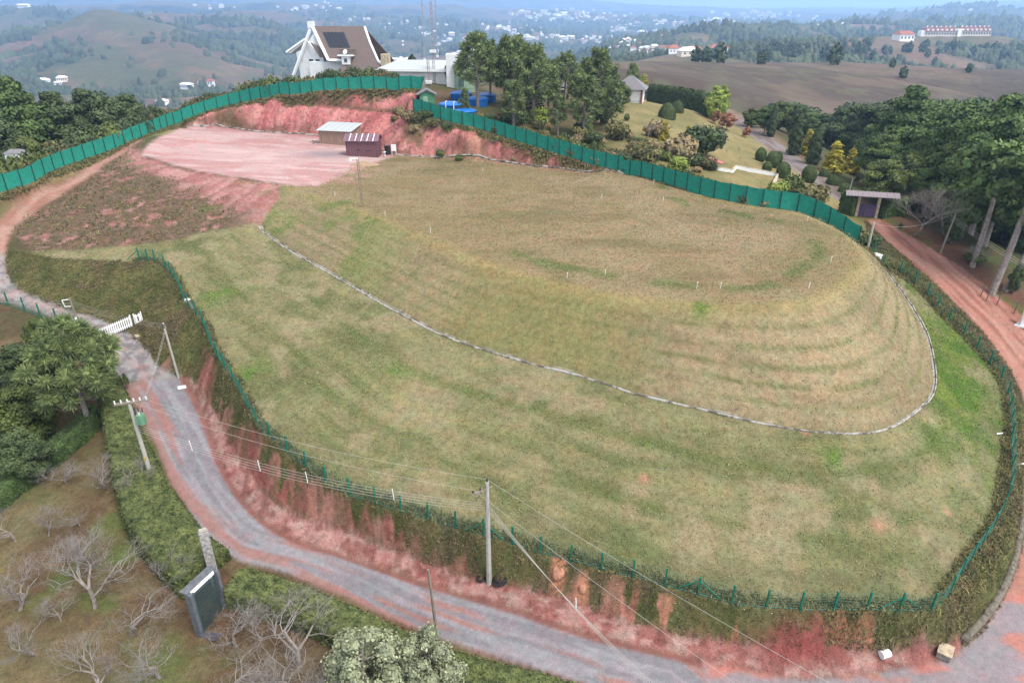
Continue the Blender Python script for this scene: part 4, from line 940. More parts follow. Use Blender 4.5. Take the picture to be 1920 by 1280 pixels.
# left foreground wood and its araucaria
by_base('arf', 173, 812, 618, 'big foreground araucaria with dead lower limbs beside the road bend', 'tree', sxy=1.05)
for key, u, v, d, sx, lab in (
 ('dk3', 60, 590, 60, .8, 'bright yellow green leafy tree below the gravel track'), ('dk1', 25, 640, 56, 1.2, 'dark tree left of the foreground araucaria'), ('dk2', 95, 660, 60, 1.0, 'dark tree behind the foreground araucaria'),
 ('dk3', 15, 720, 52, 1.2, 'green tree at the left edge beside the araucaria'), ('dk1', 48, 745, 53, .9, 'dark tree under the araucaria crown'), ('dk1', 20, 800, 47, 1.0, 'dark tree above the dark hedge at the left edge'),
 ('dk1', -40, 690, 55, 1.2, 'dark tree outside the left edge'), ('arf', 232, 700, 56, .45, 'small dark araucaria tuft beside the road bend')):
    by_top(key, u, v, d, lab, 'tree', sxy=sx)
# bare orchard trees in the left garden (foot u, v, top v)
for k, u, v, vt, sx, lab in (
 ('ba1', 68, 905, 815, 1.0, 'bare tree nearest the dark hedge corner'), ('ba2', 125, 905, 850, 1.4, 'bare tree with thin twigs right of the dark hedge'), ('ba3', 240, 940, 850, 1.0, 'bare tree with pale twigs beside the clipped hedge edge'),
 ('ba4', 30, 1015, 930, 1.1, 'bare tree at the left edge with a short dark trunk'), ('ba1', 90, 1005, 930, .8, 'small bare tree on the greenest grass'), ('ba2', 178, 1140, 990, 1.1, 'large pale bare tree in the middle of the orchard'),
 ('ba3', 318, 1090, 1010, 1.1, 'bare tree beside the stone portal, with brown litter below'), ('ba4', 248, 1190, 1090, 1.2, 'bare tree with a dark forked trunk left of the portal'), ('ba1', 35, 1145, 1040, 1.2, 'bare tree with a long dark limb at the left edge'),
 ('ba3', 180, 1060, 950, .9, 'tall thin bare tree above the pale one'), ('ba2', 115, 1165, 1110, 1.1, 'low sparse bare tree on the open grass'), ('ba2', 440, 1210, 1120, 1.1, 'sparse bare tree right of the portal'),
 ('ba1', 205, 915, 840, 1.2, 'bare tree at the upper corner of the broad hedge'), ('ba4', 150, 985, 915, 1.0, 'bare tree between the hedge corner and the pale tree'), ('ba3', 70, 1225, 1130, 1.1, 'bare tree low on the left grass'), ('ba2', 300, 1270, 1180, 1.2, 'bare tree below the portal, over brown grass'),
 ('ba4', 560, 1250, 1140, 1.5, 'dense twiggy bare tree near the second hedge'), ('ba1', 520, 1310, 1200, 1.3, 'bare tree cut by the bottom edge'), ('ba3', 185, 1310, 1200, 1.2, 'bare tree at the bottom left of the orchard'), ('ba4', 420, 1320, 1220, 1.3, 'twiggy bare tree at the bottom edge right of the portal'), ('ba2', 610, 1310, 1210, 1.0, 'bare tree beside the grey leaved pair')):
    by_base(k, u, v, vt, lab, 'tree', sxy=sx*1.1)
by_base('grey', 690, 1330, 1195, 'wider grey green leafy tree at the bottom edge', 'tree', sxy=1.1)
by_base('grey', 812, 1310, 1180, 'taller grey green leafy tree by the leaning post', 'tree', sxy=.9)

# clipped hedges
def hedge(pts_, wid_, hgt, m_, label, wt=.5, seed=1, leaf=.10, n=130, name='clipped_hedge'):
    """a swept body with a leafy skin, following the ground"""
    P_ = dens(pts_, .8); r = np.random.default_rng(seed); V = []; prof = [(-1, -.25), (-1, .45), (-.97, .82), (-.82, 1), (-.4, 1.03), (0, 1), (.4, 1.03), (.82, 1), (.97, .82), (1, .45), (1, -.25)]
    wf_ = wid_ if callable(wid_) else (lambda t: wid_)
    for i, p in enumerate(P_):
        dn = (P_[min(i+1, len(P_)-1)]-P_[max(i-1, 0)]); dn.z = 0; dn.normalize(); nr = Vector((dn.y, -dn.x, 0)); g = gz(p.x, p.y); W_ = wf_(i/(len(P_)-1))
        for j, (a, b) in enumerate(prof):
            nz = .09*noise.noise(Vector((p.x*.9, p.y*.9, j*1.3))); V.append(p*1.0+nr*(a*W_/2*(1+nz)) + Vector((0, 0, -p.z+g+b*hgt*(1+nz*.6))))
    k = len(prof); Fs = [(i*k+j, i*k+j+1, (i+1)*k+j+1, (i+1)*k+j) for i in range(len(P_)-1) for j in range(k-1)]
    c0 = [tuple(range(k))[::-1]]; Vn = np.array([tuple(v) for v in V]); Fa = np.array(Fs)
    # end caps as quads
    caps = []
    for base in (0, (len(P_)-1)*k): caps += [(base+j, base+j+1, base+k-2-j, base+k-1-j) for j in range(k//2)]
    Fa = np.concatenate([Fa, np.array(caps)])
    A_ = Vn[Fa[:, 0]]; B_ = Vn[Fa[:, 1]]; C_ = Vn[Fa[:, 2]]; D_ = Vn[Fa[:, 3]]
    ar = np.linalg.norm(np.cross(B_-A_, C_-A_), axis=1); cnt = r.poisson(np.clip(ar*n, 0, 4000)); idx = np.repeat(np.arange(len(Fa)), cnt)
    s_, t_ = r.random((2, len(idx), 1)); Pp = (A_[idx]*(1-s_)+B_[idx]*s_)*(1-t_)+(D_[idx]*(1-s_)+C_[idx]*s_)*t_
    N_ = np.cross(B_-A_, C_-A_)[idx]; N_ /= np.linalg.norm(N_, axis=1)[:, None]+1e-9; mid = Vn.mean(0)
    Pp += -N_*0 + r.normal(size=Pp.shape)*.06; N_ += r.normal(size=N_.shape)*.6; N_ /= np.linalg.norm(N_, axis=1)[:, None]
    s = leaf*(.5+.9*r.random(len(idx)))
    V2, F2 = join([(Vn, Fa), quads(Pp, N_, s, s*1.5, r)])
    o = mesh_np(name, V2, F2, m_); return tag(o, label, 'hedge')
hedge([pix(*q) for q in ((212,742,4.5),(228,800,4.0),(250,870,3.4),(275,935,2.7),(312,1000,1.9),(350,1045,1.5),(388,1078,1.2))], lambda t: 1.9+2.0*min(1, t*1.5), 1.7, M_hedge, 'broad clipped hedge between the road bend and the bare orchard', seed=3)
hedge([pix(*q) for q in ((445,1110,.9),(520,1130,.8),(610,1168,.5),(720,1222,.2),(850,1276,0),(1000,1322,-.1),(1120,1360,-.2))], 2.4, 1.6, M_hedge, 'long clipped hedge along the lower side of the paved road', seed=4)
hedge([pix(*q) for q in ((-40,985,.6),(20,935,1.0),(80,885,1.5),(130,845,2.2),(185,795,3.4))], 1.5, 1.9, M_hedged, 'dark clipped hedge behind the bare orchard', seed=5)
hedge([pix(*q) for q in ((1222,176,18.4),(1262,190,17.6),(1300,203,16.9),(1332,218,16))], 2.6, 4.2, M_hedged, 'tall smooth hedge behind the straw lawn of the knoll', seed=6, n=18, leaf=.3)
hedge([pix(*q) for q in ((1572,402,11.4),(1592,405,11.4),(1601,407,11.4))], 1.4, 2.6, M_hedged, 'clipped hedge left of the gate', seed=7, n=30, leaf=.2)
hedge([pix(*q) for q in ((1645,410,11.3),(1668,412,11),(1690,416,10.8))], 1.6, 2.8, M_hedged, 'clipped hedge right of the gate', seed=8, n=30, leaf=.2)

# weeds and grass on the banks: nobody could count them
def tufts(name, mask, n, hgt, m_, seed, wdt=.05, spread=.12):
    r = np.random.default_rng(seed); w_ = mask*rr.ravel()**2; w_ = w_/w_.sum(); idx = r.choice(len(x), n, p=w_)
    c = np.stack([x[idx], y[idx], z[idx]], 1); c[:, :2] += r.normal(size=(n, 2))*spread; A = []
    for k in range(3):
        h_ = hgt*(.35+.9*r.random(n)); tilt = r.normal(size=(n, 3))*.45; tilt[:, 2] = 1; tilt /= np.linalg.norm(tilt, axis=1)[:, None]
        side = unit(n, r); A.append(quads(c+tilt*(h_*.45)[:, None], side, wdt*(.6+r.random(n)), h_, r, up=tilt))
    V, Fc = join(A); o = mesh_np(name, V, Fc, m_); return o
soilm = np.where(bkm, 1-np.clip(sm_*(~rb), 0, 1)*.93, 0)
M_tuft = leaf_mat('straw grass blades', (.27, .235, .15), .25, (1.1, 1.05, .9), .5); M_tuftg = leaf_mat('green grass blades', (.17, .19, .09), .3, (1.1, 1.05, .9), .5)
grn = np.clip((col[:, 1]-col[:, 0])*30+.5, 0, 1)
tag(tufts('dry_grass', lm*(1-grn*.8), 52000, .09, M_tuft, 5, .045, .3), 'short dry grass tufts all over the lawn', 'grass', kind='stuff')
tag(tufts('green_grass', lm*(grn+.1), 50000, .10, M_tuftg, 6, .045, .3), 'short green grass tufts all over the lawn', 'grass', kind='stuff')
tag(tufts('garden_grass', gzm, 16000, .10, leaf_mat('dull garden litter', (.15, .13, .085), .3, (1.1, 1.0, .9), .5), 7, .035, .3), 'dry grass and litter between the bare orchard trees', 'grass', kind='stuff')
M_weed = leaf_mat('bank weeds', (.10, .105, .05), .4, (1.3, 1.1, .9), .8); M_weed2 = leaf_mat('dry weeds', (.17, .14, .09), .35, (1.2, 1, .9), .8)
tag(tufts('bank_weeds', soilm*(fx < 30), 30000, .17, M_weed, 1, .035), 'tangled green weeds covering the earth bank around the lawn', 'weeds', kind='stuff')
tag(tufts('dry_weeds', soilm*sstep(.45, .6, n_mid)+.0, 16000, .2, M_weed2, 2, .03), 'dry brown weed stalks scattered over the earth bank', 'weeds', kind='stuff')
cutw = np.where(co, sstep(.6, -.6, ft-vd), 0)
tag(tufts('slope_weeds', np.where(co, cutw+.02, 0)+sm*vegm*.03*(x < -36), 16000, .32, M_weed, 3, .09, .3), 'weeds growing over the top of the pink cut slope', 'weeds', kind='stuff')
fl = (zone == 5) & (fx < 1.2) & (x > 20)
tag(tufts('fence_weeds', np.where(fl | ((fx < .6) & lm), 1.0, 0), 12000, .35, M_weed, 4, .045), 'long grass left standing along the wire fence', 'weeds', kind='stuff')
# ---------------------------------------------------------------- materials for built things
M_net = mat('green sheet netting', S(30,138,118,.75), .8, nscale=2.2, namt=.14, bump=.01)
M_netback = mat('weathered netting back', S(150,150,140,.6), .9, nscale=2, namt=.1)
M_post = mat('green painted post', S(28,112,88,.75), .6, nscale=3, namt=.2)
M_wire = mat('green wire', S(40,112,98,.7), .6)
M_seam = mat('dark fence post', S(40,62,56,.7), .8)
M_conc = mat('weathered concrete', S(172,166,158,.62), .9, nscale=2.2, namt=.35, bump=.01)
M_concd = mat('stained concrete', S(120,112,100,.62), .9, nscale=3, namt=.4, bump=.01)
M_pole = mat('pale concrete pole', S(196,192,182,.62), .85, nscale=1.5, namt=.15)
M_wood = mat('grey weathered wood', S(150,138,124,.62), .9, nscale=3, namt=.3, stretch=(6, 6, .6))
M_plank = mat('raw plank wall', S(178,150,132,.62), .9, nscale=5, namt=.4, stretch=(3, 3, .12))
M_tinroof = mat('pale fibre cement roof', S(196,202,206,.62), .7, nscale=2, namt=.08, stretch=(1, 8, 1))
M_brown = mat('brown purple metal sheet', S(132,92,98,.6), .6, nscale=3, namt=.22, stretch=(5, 5, .3))
M_brownr = mat('brown purple roof sheet', S(140,108,120,.6), .55, nscale=2, namt=.15)
M_white = mat('white paint', (.74, .74, .73), .55, nscale=2, namt=.05)
M_offw = mat('white render', (.62, .63, .63), .8, nscale=1.2, namt=.08)
M_roof = mat('brown grey shingles', S(128,112,108,.6), .85, nscale=2.5, namt=.18, stretch=(.4, .4, 6))
M_roofg = mat('grey shingles', S(138,134,138,.6), .85, nscale=3, namt=.15)
M_solar = mat('solar panel', (.02, .024, .035), .25, spec=.5)
M_glass = mat('dark window glass', (.05, .07, .09), .15, spec=.6)
M_stone = mat('cream rubble stone', S(206,188,160,.62), .9, nscale=2.2, namt=.35, bump=.03)
M_rub = mat('grey rubble stone', S(176,170,166,.62), .95, nscale=4, namt=.45, bump=.06)
M_brick = mat('orange brick', S(178,104,78,.62), .9, nscale=5, namt=.2)
M_pgreen = mat('pale green paint', S(160,190,160,.62), .8, nscale=1, namt=.1)
M_hut = mat('green hut paint', S(92,150,116,.62), .8, nscale=2, namt=.15)
M_blue = mat('blue tank plastic', S(20,108,190,.75), .5, nscale=1, namt=.12)
M_black = mat('black plastic', (.02, .02, .022), .5)
M_rubber = mat('black rubber tyre', (.018, .018, .018), .8)
M_tgreen = mat('transformer green', S(118,168,132,.6), .5)
M_red = mat('faded red roof', S(206,120,118,.62), .8, nscale=2, namt=.1)
M_terra = mat('terracotta roof tiles', S(176,110,90,.62), .85, nscale=.8, namt=.2)
M_mast = mat('galvanised mast', S(176,180,188,.62), .5); M_mastr = mat('red mast paint', S(170,90,84,.62), .6)
M_gate = mat('mauve painted gate', S(120,98,124,.6), .7, nscale=3, namt=.2); M_gated = mat('blue violet gate leaf', S(76,66,124,.6), .6)
M_slate = mat('blue grey slate wall', S(116,120,126,.55), .8, nscale=3, namt=.25)
M_iron = mat('dark teal iron', S(70,96,98,.6), .5)
M_wirel = mat('power cable', S(190,186,178,.6), .5); M_wired = mat('dark cable', (.04, .04, .04), .6)
M_yel = mat('yellow plate', S(220,190,100,.6), .6)
Zv = Vector((0, 0, 1))
def onland(p, dz=0): return Vector((p.x, p.y, gz(p.x, p.y)+dz))

# ---------------------------------------------------------------- sheet fences: posts and panels are parts
def sheet_fence(path, hgt, step, label, back=None):
    rt = empty('sheet_fence', onland(path[0]), 0, label, 'fence'); o0 = Vector(rt.location); W = [p for p, d in walk(path, step)]; r = random.Random(3)
    tops = [onland(p) for p in W]
    for i, g in enumerate(tops):
        MB().tube([g-o0-Zv*.3, g-o0+Zv*(hgt+.06)], .055, 6).build('post', M_seam, rt)
    for a, b in zip(tops[:-1], tops[1:]):
        n = Vector((-(b-a).y, (b-a).x, 0)).normalized(); V = []; k = 7; m_ = 5; bow = r.uniform(.03, .12); jt = r.uniform(-.05, .05)
        for side in (0, 1):
            for i in range(k):
                t = i/(k-1); gp = onland(a.lerp(b, t))
                for j in range(m_):
                    s_ = j/(m_-1); sag = -.10*math.sin(t*math.pi)*s_**2+jt*s_*t
                    V.append(gp-o0+Zv*(s_*hgt+.02+sag)+n*(bow*math.sin(t*math.pi)*math.sin(s_*math.pi*.9)+.02*math.sin(t*14+s_*5+a.x)+side*.018+.075))
        F_ = []
        for side in (0, 1):
            for i in range(k-1):
                for j in range(m_-1):
                    q = side*k*m_+i*m_+j; F_.append((q, q+m_, q+m_+1, q+1))
        mesh_np('panel', np.array([tuple(v) for v in V]), np.array(F_), back or M_net, rt, smooth=True)
    return rt
sheet_fence(C['backfence'], 2.35, 2.45, 'long green sheet fence curving along the crest from the left edge to the white hall')
cornerp = [C['backfence'][-1], C['backfence'][-1].lerp(C['rfence'][0], .5), C['rfence'][0]]
sheet_fence(cornerp, 2.35, 3.0, 'short pale grey stretch of fence seen from behind at the hilltop corner', M_netback)
sheet_fence(C['rfence'], 2.3, 2.1, 'green sheet fence descending to the right from the hilltop corner to the gate')

# ---------------------------------------------------------------- wire fences
def wire_fence(path, hgt, step, label, braces=(), mesh=.3):
    rt = empty('wire_fence', onland(path[0]), 0, label, 'fence'); o0 = Vector(rt.location); W = walk(path, step)
    for i, (p, d) in enumerate(W):
        g = onland(p)-o0; MB().box(g+Zv*(hgt/2-.1), (.12, .12, hgt+.3), math.atan2(d.y, d.x)).build('post', M_post, rt, bevel=.01)
        if i in braces:
            dd = Vector((d.x, d.y, 0)).normalized(); br = MB()
            for s in (-1, 1): br.tube([g+Zv*hgt*.8, onland(p+dd*s*1.5)-o0], .045, 5)
            br.build('brace', M_post, rt)
    m_ = MB(); fine = walk(path, 1.0); pts_ = [onland(p)-o0 for p, d in fine]
    for k, h in enumerate(np.linspace(.06, hgt-.12, 7)):
        m_.tube([p+Zv*h for p in pts_], .035 if k == 0 else .008, 3, False)
    for p, d in walk(path, mesh):
        g = onland(p)-o0; m_.tube([g+Zv*.04, g+Zv*(hgt-.12)], .006, 3, False)
    m_.build('wire_netting', M_wire, rt); return rt
wire_fence(C['fence'], 1.5, 2.15, 'green wire fence on concrete posts ringing the foot of the lawn', (0, 12, 27, 34, 40, 52))
wire_fence([pix(-60,560,9.9)]+[pix(*q) for q in ((0,572,9.1),(35,580,8.9),(80,594,8.6),(110,602,8.4),(138,610,8.2))], 1.5, 2.2, 'short green wire fence along the lower side of the gravel track')
wire_fence([pix(*q) for q in ((262,488,11.6),(285,490,11.5))], 1.4, 1.0, 'two braced green posts standing alone at the end of the lawn fence')

# ---------------------------------------------------------------- drain channel, gutter and boxes
def strip_mesh(pts_, prof, name, m_, parent, smooth=False):
    """profile (across, up) swept along pts_"""
    V, k = [], len(prof)
    for i, p in enumerate(pts_):
        dn = (pts_[min(i+1, len(pts_)-1)]-pts_[max(i-1, 0)]).normalized(); nr = dn.cross(Zv).normalized(); up_ = nr.cross(dn)
        V += [tuple(p+nr*a_+up_*b_) for a_, b_ in prof]
    F_ = [(i*k+j, i*k+(j+1) % k, (i+1)*k+(j+1) % k, (i+1)*k+j) for i in range(len(pts_)-1) for j in range(k)]
    return mesh_np(name, V, F_, m_, parent, smooth)
def channel(path, wid, label, name='drain_channel', seed=1, m1=None, seg=.8, lift=.05):
    rt = empty(name, onland(path[0]), 0, label, 'drain'); o0 = Vector(rt.location); Q_ = [onland(p)-o0+Zv*lift for p, d in walk(path, seg)]; w = wid
    for s in (-1, 1): strip_mesh(Q_, [(s*w*.5-w*.12, -.25), (s*w*.5+w*.12, -.25), (s*w*.5+w*.12, .07), (s*w*.5-w*.12, .07)], 'lip', M_drain, rt)
    strip_mesh(Q_, [(-w*.37, -.3), (w*.37, -.3), (w*.37, -.03), (-w*.37, -.03)], 'channel_bed', M_conc, rt); return rt
def drain_mat():
    """pale cast blocks with dark weathered runs between them"""
    m = mat('weathered drain concrete', S(186,180,172,.62), .9); N, L = m.node_tree.nodes, m.node_tree.links; b = N['Principled BSDF']; g = N.new('ShaderNodeNewGeometry')
    n = N.new('ShaderNodeTexNoise'); n.inputs['Scale'].default_value = .9; n.inputs['Detail'].default_value = 6; n.inputs['Roughness'].default_value = .7; L.new(g.outputs['Position'], n.inputs['Vector'])
    r = N.new('ShaderNodeValToRGB'); e = r.color_ramp.elements; e[0].position = .44; e[0].color = (.09, .08, .065, 1); e[1].position = .54; e[1].color = (.33, .315, .295, 1); L.new(n.outputs['Fac'], r.inputs[0]); L.new(r.outputs[0], b.inputs['Base Color']); return m
M_drain = drain_mat()
dpts = C['drain']
channel([p for p in dpts], .38, 'narrow concrete drain channel winding across the lawn slope', lift=.08)
rt = empty('gutter', onland(C['gutter'][0]), 0, 'round brown concrete gutter kerb curling up the right hand road', 'gutter'); o0 = Vector(rt.location)
gp = [onland(p)-o0+Zv*.12 for p, d in walk(C['gutter'], .8)]; MB().tube(gp, .27, 10).build('pipe', M_concd, rt, smooth=True)
for g in gp[::4]: MB().box(g, (.62, .3, .6), 0.8).build('joint', M_concd, rt, bevel=.05)
channel(C['padback'], .14, 'pale concrete gutter at the foot of the pink cut slope', 'gutter', 5, M_conc, 2.0, .06)
def boxy(name, p, size, rz, m_, label, cat, lid=None):
    rt = empty(name, p, rz, label, cat); MB().box((0, 0, size[2]/2-.05), size).build('body', m_, rt, bevel=.03)
    if lid: MB().box((0, 0, size[2]+.0), (size[0]*1.08, size[1]*1.08, .1)).build('lid', lid, rt, bevel=.02)
    return rt
boxy('inspection_box', onland(hit(1770,1226)), (1.05, .8, .45), .9, M_conc, 'square concrete inspection box at the end of the brown gutter', 'box', M_stone)
rt = empty('concrete_ring', onland(hit(1658,1230)), .3, 'pale concrete drum lying beside the inspection box', 'drum')
MB().tube([(-.3, 0, .24), (.3, 0, .24)], .26, 14).build('barrel', M_offw, rt, smooth=False); MB().tube([(-.33, 0, .24), (-.26, 0, .24)], .29, 14).build('rim', M_white, rt)
boxy('inspection_box', onland(pix(1640,487,11.2)), (1.1, .9, .5), .4, M_offw, 'white inspection box beside the end of the green sheet fence', 'box', M_white)
boxy('manhole_cover', onland(hit(341,726)), (.75, .6, .12), .5, M_offw, 'white square slab in the red soil by the leaning pole', 'slab')
rt = empty('culvert_head', onland(hit(352,566)), -.5, 'white concrete culvert head on the bank under the lawn fence', 'culvert')
MB().tube([(0, 0, .1), (.9, -.35, .0), (1.9, -.9, -.15)], .16, 8).build('pipe', M_concd, rt); MB().box((0, 0, .15), (.5, .45, .4)).build('headwall', M_white, rt, bevel=.05)
rt = empty('stone_block', onland(hit(257,630)), .3, 'small pale stone beside the picket gate end', 'stone'); MB().tube([(0, 0, -.1), (.05, 0, .1), (.1, .05, .24)], [.26, .3, .16], 7).build('block', M_stone, rt)
M_clay = mat('pale orange clay', S(206,150,122,.62), .95, nscale=2.5, namt=.3, bump=.05)
for u, v, r0, lab in ((1047, 1078, .62, 'large pale orange mound added for a bare soil patch in the weedy bank'), (1093, 1108, .42, 'smaller orange mound added for bare soil below the large one in the weedy bank')):
    g = hit(u, v); V, Fc = ico((0, 0, 0), (r0*.8, r0*.7, r0), 18, 12); V = np.array([np.array(q)*(1+.16*noise.noise(Vector(q)*2.2+Vector((u, 0, 0)))) for q in V]); o = mesh_np('soil_patch_mound', V, Fc, M_clay, None, True); o.location = g+Vector((0, .15, .05)); tag(o, lab, 'earth mound')  # solid mounds added where the bank has bare orange soil patches
# white marker stakes
GST = 'white marker stakes on the lawn'
for u, v, t in ((722,405,'left'),(807,437,'x'),(628,368,'x'),(538,338,'x'),(1134,517,'x'),(1350,541,'x'),(1306,540,'x'),(1516,541,'x'),(1557,492,'x'),(1513,415,'x'),(1361,370,'x'),(1225,345,'x'),(1063,522,'x'),(1128,372,'x'),(1243,378,'x'),(905,322,'x')):
    p = hit(u, v)
    rt = empty('marker_stake', p, 0, 'thin white marker stake standing in the dry lawn of the plateau', 'stake', GST)
    MB().tube([(0, 0, -.1), (.04, 0, .55)], .022, 6).build('pole', M_white, rt); MB().box((.04, 0, .55), (.07, .06, .07)).build('cap', M_white, rt)
# white pipes at the right
for a, b, lab in (((1868,815),(1882,822),'white plastic pipe poking out of the right lawn edge'), ((1908,872),(1918,877),'white plastic pipe end beyond the fence at the right edge')):
    p, q = hit(*a) + Zv*.1, hit(*a)+Vector((.5, .05, .15)); MBt = MB().tube([p-Zv*.0, q], .055, 8); tag(MBt.build('plastic_pipe', M_white), lab, 'pipe')

# ---------------------------------------------------------------- poles and wires
def top_of(p, v):
    lo, hi = 0, 40
    for _ in range(40):
        m_ = (lo+hi)/2; zz = p.z+m_-CAMH; f = p.y*cP-zz*sP; up_ = p.y*sP+zz*cP
        if 640-F*up_/f > v: lo = m_
        else: hi = m_
    return lo
def taper(o, h, r0, r1, m_, name='shaft', n=8, parent=None, lean=(0, 0)):
    return MB().tube([(0, 0, -.4), (lean[0]*.5, lean[1]*.5, h*.5), (lean[0], lean[1], h)], [r0, (r0+r1)/2, r1], n).build(name, m_, o, smooth=False)
# pole by the paved road with tyres
p3 = hit(917, 1092); h3 = top_of(p3, 903); P3 = empty('utility_pole', p3, 0, 'tall concrete utility pole by the pink verge with black coils at its foot', 'pole')
taper(P3, h3, .2, .12, M_pole); MB().box((-.35, -.25, h3-.55), (1.5, .12, .12), .55, None).build('crossarm', M_wood, P3)
br = MB(); br.tube([(-.75, -.5, h3-1.2), (0, 0, h3-.1)], .05, 5); br.build('brace', M_concd, P3)
for k in range(3): MB().tube([(-.9+.45*k, -.55+.28*k, h3-.5), (-.9+.45*k, -.55+.28*k, h3-.28)], .05, 6).build('insulator', M_black, P3)
MB().tube([(0, 0, h3), (0, 0, h3+.25)], .06, 6).build('insulator', M_black, P3)
for k in range(4): MB().tube([(-.16, 0, h3*.80-k*.2), (.16, 0, h3*.80-k*.2)], .05, 5).build('spool', M_black, P3)
# pole with transformer
p1 = onland(pix(284, 893, 3.0)); 
h1 = top_of(p1, 752); P1 = empty('utility_pole', p1, 0, 'concrete utility pole with crossarm and green transformer in the clipped hedge', 'pole')
taper(P1, h1, .19, .12, M_pole, lean=(-.1, 0))
for k in (0, 1): MB().box((.15, .0+.16*k, h1-.12), (2.5, .1, .12), .32).build('crossarm', M_wood, P1)
for k in range(6): MB().tube([(-1.0+.42*k, -.33+.14*k, h1-.05), (-1.0+.42*k, -.33+.14*k, h1+.2)], .055, 6).build('insulator', M_offw, P1)
for k in range(5): MB().tube([(.25+.15*k, -.1, h1-.5), (.32+.15*k, -.25, h1-.85)], .04, 5).build('fuse', M_concd if k % 2 else M_black, P1)
tf = MB().tube([(.55, -.1, h1-2.0), (.55, -.1, h1-1.15)], .3, 12).build('transformer', M_tgreen, P1)
fn_ = MB()
for k in range(6): fn_.box((.55+.34*math.cos(k), -.1+.34*math.sin(k), h1-1.6), (.1, .06, .6), k)
fn_.build('cooling_fin', M_tgreen, tf); MB().tube([(.5, -.1, h1-1.15), (.5, -.1, h1-.9)], .08, 6).build('bushing', M_offw, tf)
MB().box((.0, -.18, h1*.32), (.2, .03, .28)).build('plate', M_yel, P1)
# left poles
pl = hit(335, 708); hl = top_of(pl, 606); PL = empty('utility_pole', pl, 0, 'slim grey utility pole at the foot of the red left bank', 'pole'); taper(PL, hl, .12, .08, M_pole, lean=(-.25, .1))
for k in range(3): MB().tube([(-.35, 0, hl-.15-.15*k), (-.12, 0, hl-.15-.15*k)], .035, 5).build('spool', M_black, PL)
pg = onland(pix(147, 603, 8.3)); hg = top_of(pg, 558); PG = empty('utility_pole', pg, 0, 'short pole with a white square bracket by the picket gate', 'pole'); taper(PG, hg, .12, .09, M_wood, lean=(-.2, 0))
bk = MB()
for a, b in (((-.25, 0, hg-.2), (-.95, -.1, hg-.25)), ((-.95, -.1, hg-.25), (-.85, -.1, hg-.95)), ((-.85, -.1, hg-.95), (-.15, 0, hg-.95))): bk.tube([a, b], .045, 5)
bk.build('bracket', M_white, PG)
pq = hit(818, 1178); hq = top_of(pq, 1066); PQ = empty('wooden_post', pq, 0, 'leaning bare wooden post on the lower side of the paved road', 'post'); taper(PQ, hq, .11, .08, M_wood, lean=(-.25, -.05))
# gate poles at the right
pr = onland(pix(1626, 470, 11.8)); hr = top_of(pr, 417); PR = empty('utility_pole', pr, 0, 'white concrete pole at the end of the green sheet fence', 'pole'); taper(PR, hr, .14, .1, M_pole); MB().tube([(.1, 0, hr*.93), (.35, 0, hr*.85), (.12, 0, hr*.8)], .03, 5).build('bracket', M_wood, PR)
px2 = hit(1762, 476); h2_ = top_of(px2, 400); PX = empty('utility_pole', px2, 0, 'leaning wooden pole against the dark trees beside the dirt road', 'pole'); taper(PX, h2_, .13, .09, M_wood, lean=(.55, 0))
ps_ = onland(pix(1583, 393, 11.6)); hs_ = top_of(ps_, 335); PS = empty('sign_post', ps_, 0, 'slim leaning post carrying a white board with dark figures by the gate', 'sign'); taper(PS, hs_, .07, .05, M_pole, lean=(.25, 0))
bd_ = MB().box((-.25, -.12, .55), (1.0, .05, .75)).build('board', M_white, PS)
def text_part(txt, loc, size, rot, m_, parent, name='lettering', ext=.004):
    cu = bpy.data.curves.new(name, 'FONT'); cu.body = txt; cu.size = size; cu.extrude = ext; cu.align_x = 'CENTER'; cu.align_y = 'CENTER'
    o = bpy.data.objects.new(name, cu); link(o); dg = bpy.context.evaluated_depsgraph_get(); me = bpy.data.meshes.new_from_object(o.evaluated_get(dg)); sc.collection.objects.unlink(o); bpy.data.objects.remove(o)
    q = bpy.data.objects.new(name, me); me.materials.append(m_); link(q); q.parent = parent; q.location = loc; q.rotation_euler = rot; return q
text_part('28', (-.22, -.155, .55), .62, (math.pi/2, 0, 0), M_seam, bd_)
def wire(a, b, sag, label, rad=.013, m_=None, group=None):
    pts_ = []
    for i in range(25):
        t = i/24; q = a.lerp(b, t); q.z -= sag*4*t*(1-t); pts_.append(q-a)
    o = MB().tube(pts_, rad, 4, False).build('power_line', m_ or M_wirel); o.location = a
    return tag(o, label, 'power line', group)
A1 = p1+Zv*(h1*.73); A3 = p3+Zv*(h3*.80); GW = 'low cables between the transformer pole and the roadside pole'
for k in range(4): wire(A1-Zv*.22*k, A3-Zv*.2*k, 1.1+.05*k, 'pale cable sagging between the transformer pole and the roadside pole', group=GW)
wire(p1+Zv*(h1-.05)+Vector((1.1, .35, 0)), p3+Zv*(h3+.2), .7, 'high thin cable from the transformer crossarm to the roadside pole top', .012)
wire(p1+Zv*(h1-.05)+Vector((.2, 0, 0)), p3+Zv*(h3-.3)+Vector((-.8, -.5, 0)), .8, 'thin cable from the middle of the crossarm to the brace of the roadside pole', .012)
GE = 'cables running from the roadside pole to the lower right'
E3 = pix(1262, 1300, 3.2)
for k in range(4): wire(A3-Zv*.2*k, E3+Vector((.35*k-1.0, -.1*k, -.12*k)), .5, 'pale cable descending from the roadside pole toward the lower right', group=GE)
wire(p3+Zv*(h3+.2), Vector((24, 18, 6.2)), .5, 'thin single cable crossing the lawn corner from the pole top', .012)
wire(p3+Zv*(h3-.3)+Vector((-.8, -.5, 0)), Vector((19, 18, 5.2)), .5, 'thin cable below the highest one right of the roadside pole', .012)
GL = 'cables from the slim pole to the transformer pole'
